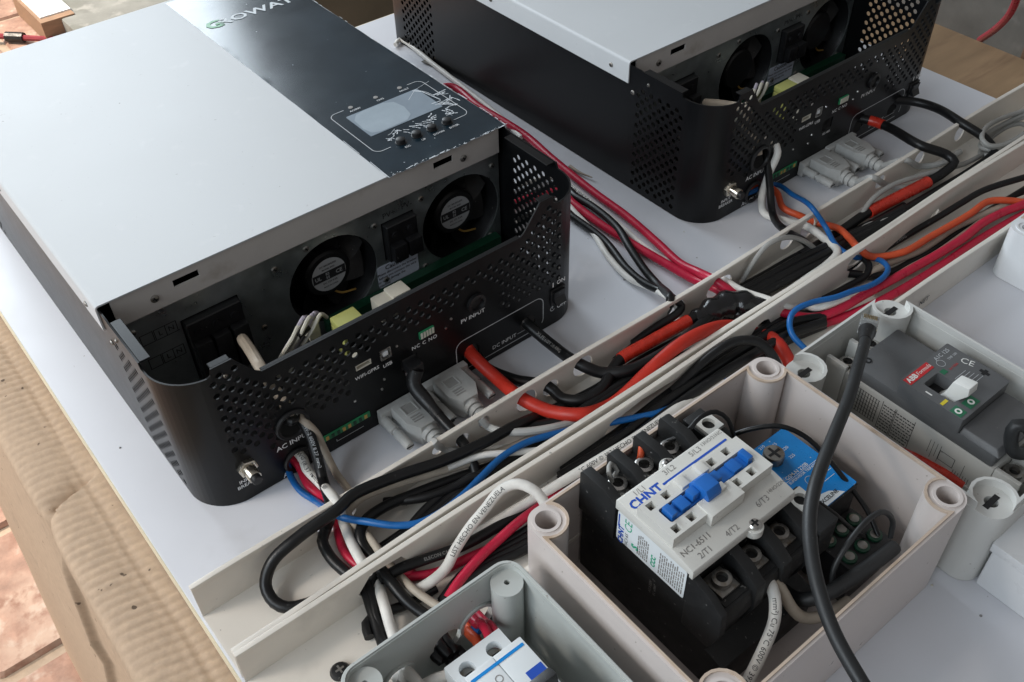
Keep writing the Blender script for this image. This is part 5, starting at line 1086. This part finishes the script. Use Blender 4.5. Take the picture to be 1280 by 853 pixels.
# ---- wires inside the beige enclosure
cable('load_cable', 'white printed cable dropping from the front terminals of the contactor', [('w', 207, -284, 66), (960, 725, 64), (968, 745, 60), (968, 775, 54), (955, 810, 46), (938, 845, 38), (915, 885, 28)], 4.3, WH, texts=[('mm²) Cu 75°C 600V © 397 HECHO', 5.0, 14, 'print_black', False)])
cable('load_cable', 'short off white cable bending beside the printed white one', [('w', 212, -284, 62), (975, 735, 58), (988, 758, 48), (1004, 772, 38), (1028, 770, 34), (1060, 752, 26)], 4.3, 'wire_tan')
cable('load_cable', 'thick dusty black sheath lying along the relay terminals', [(975, 735, 30), (1000, 750, 42), (1030, 744, 48), (1062, 725, 50), (1095, 702, 50), (1118, 684, 48)], 5.4, 'ethernet_black')
cable('control_wire', 'thin black wire looping over the back of the contactor', [('w', 222, -190, 84), (858, 540, 92), (875, 522, 97), (895, 515, 96), (910, 525, 90), (917, 545, 80), (918, 560, 62)], 1.5, BK)
cable('control_wire', 'thin black wire running along the wall past the blue relay', [(912, 545, 76), (940, 536, 84), (975, 533, 88), (1005, 545, 84), (1030, 568, 74), (1060, 605, 62), (1085, 640, 50), (1098, 670, 42)], 1.6, BK)
cable('control_wire', 'thin grey wire arching above the relay terminals', [(1040, 740, 40), (1042, 712, 54), (1060, 680, 66), (1085, 650, 70), (1105, 640, 66), (1116, 652, 56), (1113, 672, 46)], 1.7, 'ethernet_black')
cable('control_wire', 'thin black wire crossing the brand patch of the relay', [(1005, 618, 74), (1022, 628, 70), (1042, 642, 64), (1065, 662, 52), (1080, 672, 42)], 1.5, BK)
cable('control_wire', 'thin grey wire curled beside the first contactor terminal', [('w', 180, -190, 84), (772, 588, 88), (763, 580, 92), (761, 590, 92), (765, 602, 86)], 1.5, GY)
cable('control_wire', 'short scarlet wire standing behind the second terminal fin', [('w', 203, -190, 70), (800, 575, 84), (802, 560, 88), (798, 552, 84)], 2.0, OR)
# ---- wires inside the breaker enclosure
cable('breaker_cable', 'scarlet taped cable beside the printed side of the breaker', [(1085, 520, 8), (1105, 545, 12), (1130, 562, 16), (1160, 582, 20), (1188, 596, 22), (1206, 606, 22)], 6.2, 'tape_red',
      extra=lambda root, c: WB(MB().tube([c[-1], c[-1] + (c[-1] - c[-3]).normalized() * 16], 4.0, 10), 'crimp_lug', 'steel', root))
cable('breaker_cable', 'black cable from under the scarlet taped one', [('w', 345, -215, 8), (1060, 505, 8), (1078, 515, 8), (1098, 538, 10)], 5.6, BK)
cable('breaker_cable', 'thick black cable bending over the front end of the breaker', [('w', 425, -330, 50), (1268, 565, 62), (1264, 545, 76), (1270, 532, 84), (1284, 534, 84), (1296, 560, 70)], 5.2, 'ethernet_black')
# ---- wires inside the grey enclosure
cable('branch_cable', 'crimson cable coming through the opening of the grey enclosure', [('w', 84, -175, 30), ('w', 83, -192, 34), (612, 782, 40), (624, 808, 46), ('w', 71, -214, 44)], 3.8, RD)
cable('branch_cable', 'second crimson cable squeezed beside its twin in the opening', [('w', 79, -175, 34), ('w', 78, -192, 38), (600, 778, 42), (612, 800, 46), ('w', 66, -214, 40)], 3.4, RD)
cable('branch_cable', 'orange cable below the crimson twins', [('w', 77, -175, 28), ('w', 76, -192, 29), (585, 790, 32), (600, 808, 36), ('w', 60, -212, 38)], 3.8, OR)
cable('branch_cable', 'short blue wire end in the opening of the grey enclosure', [('w', 80, -176, 33), ('w', 79, -192, 33), (592, 784, 34), (600, 790, 36)], 1.8, BL)
for k in range(3):
    cable('branch_cable', 'black cable in the dark corner of the grey enclosure', [('w', 62 - 5 * k, -175, 30 + 2 * (k % 2)), ('w', 61 - 5 * k, -192, 29 + 2 * (k % 2)), (572 - 8 * k, 812 + 4 * k, 26), (590 - 8 * k, 836 + 4 * k, 24)], 3.8, BK, group='black cables in the grey enclosure')
cable('branch_cable', 'white cable entering the grey enclosure at its corner', [('w', 27, -174, 32), ('w', 27, -192, 34), (505, 838, 36), (528, 862, 38), (545, 885, 38)], 4.3, WH)
cable('branch_cable', 'crumpled off white cable end before the small breaker', [(520, 862, 30), (548, 848, 36), (572, 842, 38), ('w', 52, -214, 44)], 4.3, WH)
# crumbs on the board
rnd = random.Random(12)
for k, (px, py) in enumerate(((420, 712), (383, 705), (1165, 732), (855, 290), (925, 310), (702, 340), (690, 370), (1226, 770), (705, 222), (780, 350), (150, 560), (322, 765))):
    q = P(px, py, z=.1); mb = MB(); r = rnd.uniform(.5, 1.0)
    mb.lathe([(r, 0), (r * .9, r * .5), (r * .3, r * .9)], q, (0, 0, 1), 6); o = mb.build('crumb', 'ivory' if k in (2, 3) else 'print_grey', None, smooth=False, origin=q)
    tag(o, 'tiny crumb of debris lying on the white board', 'debris', 'crumbs on the board')
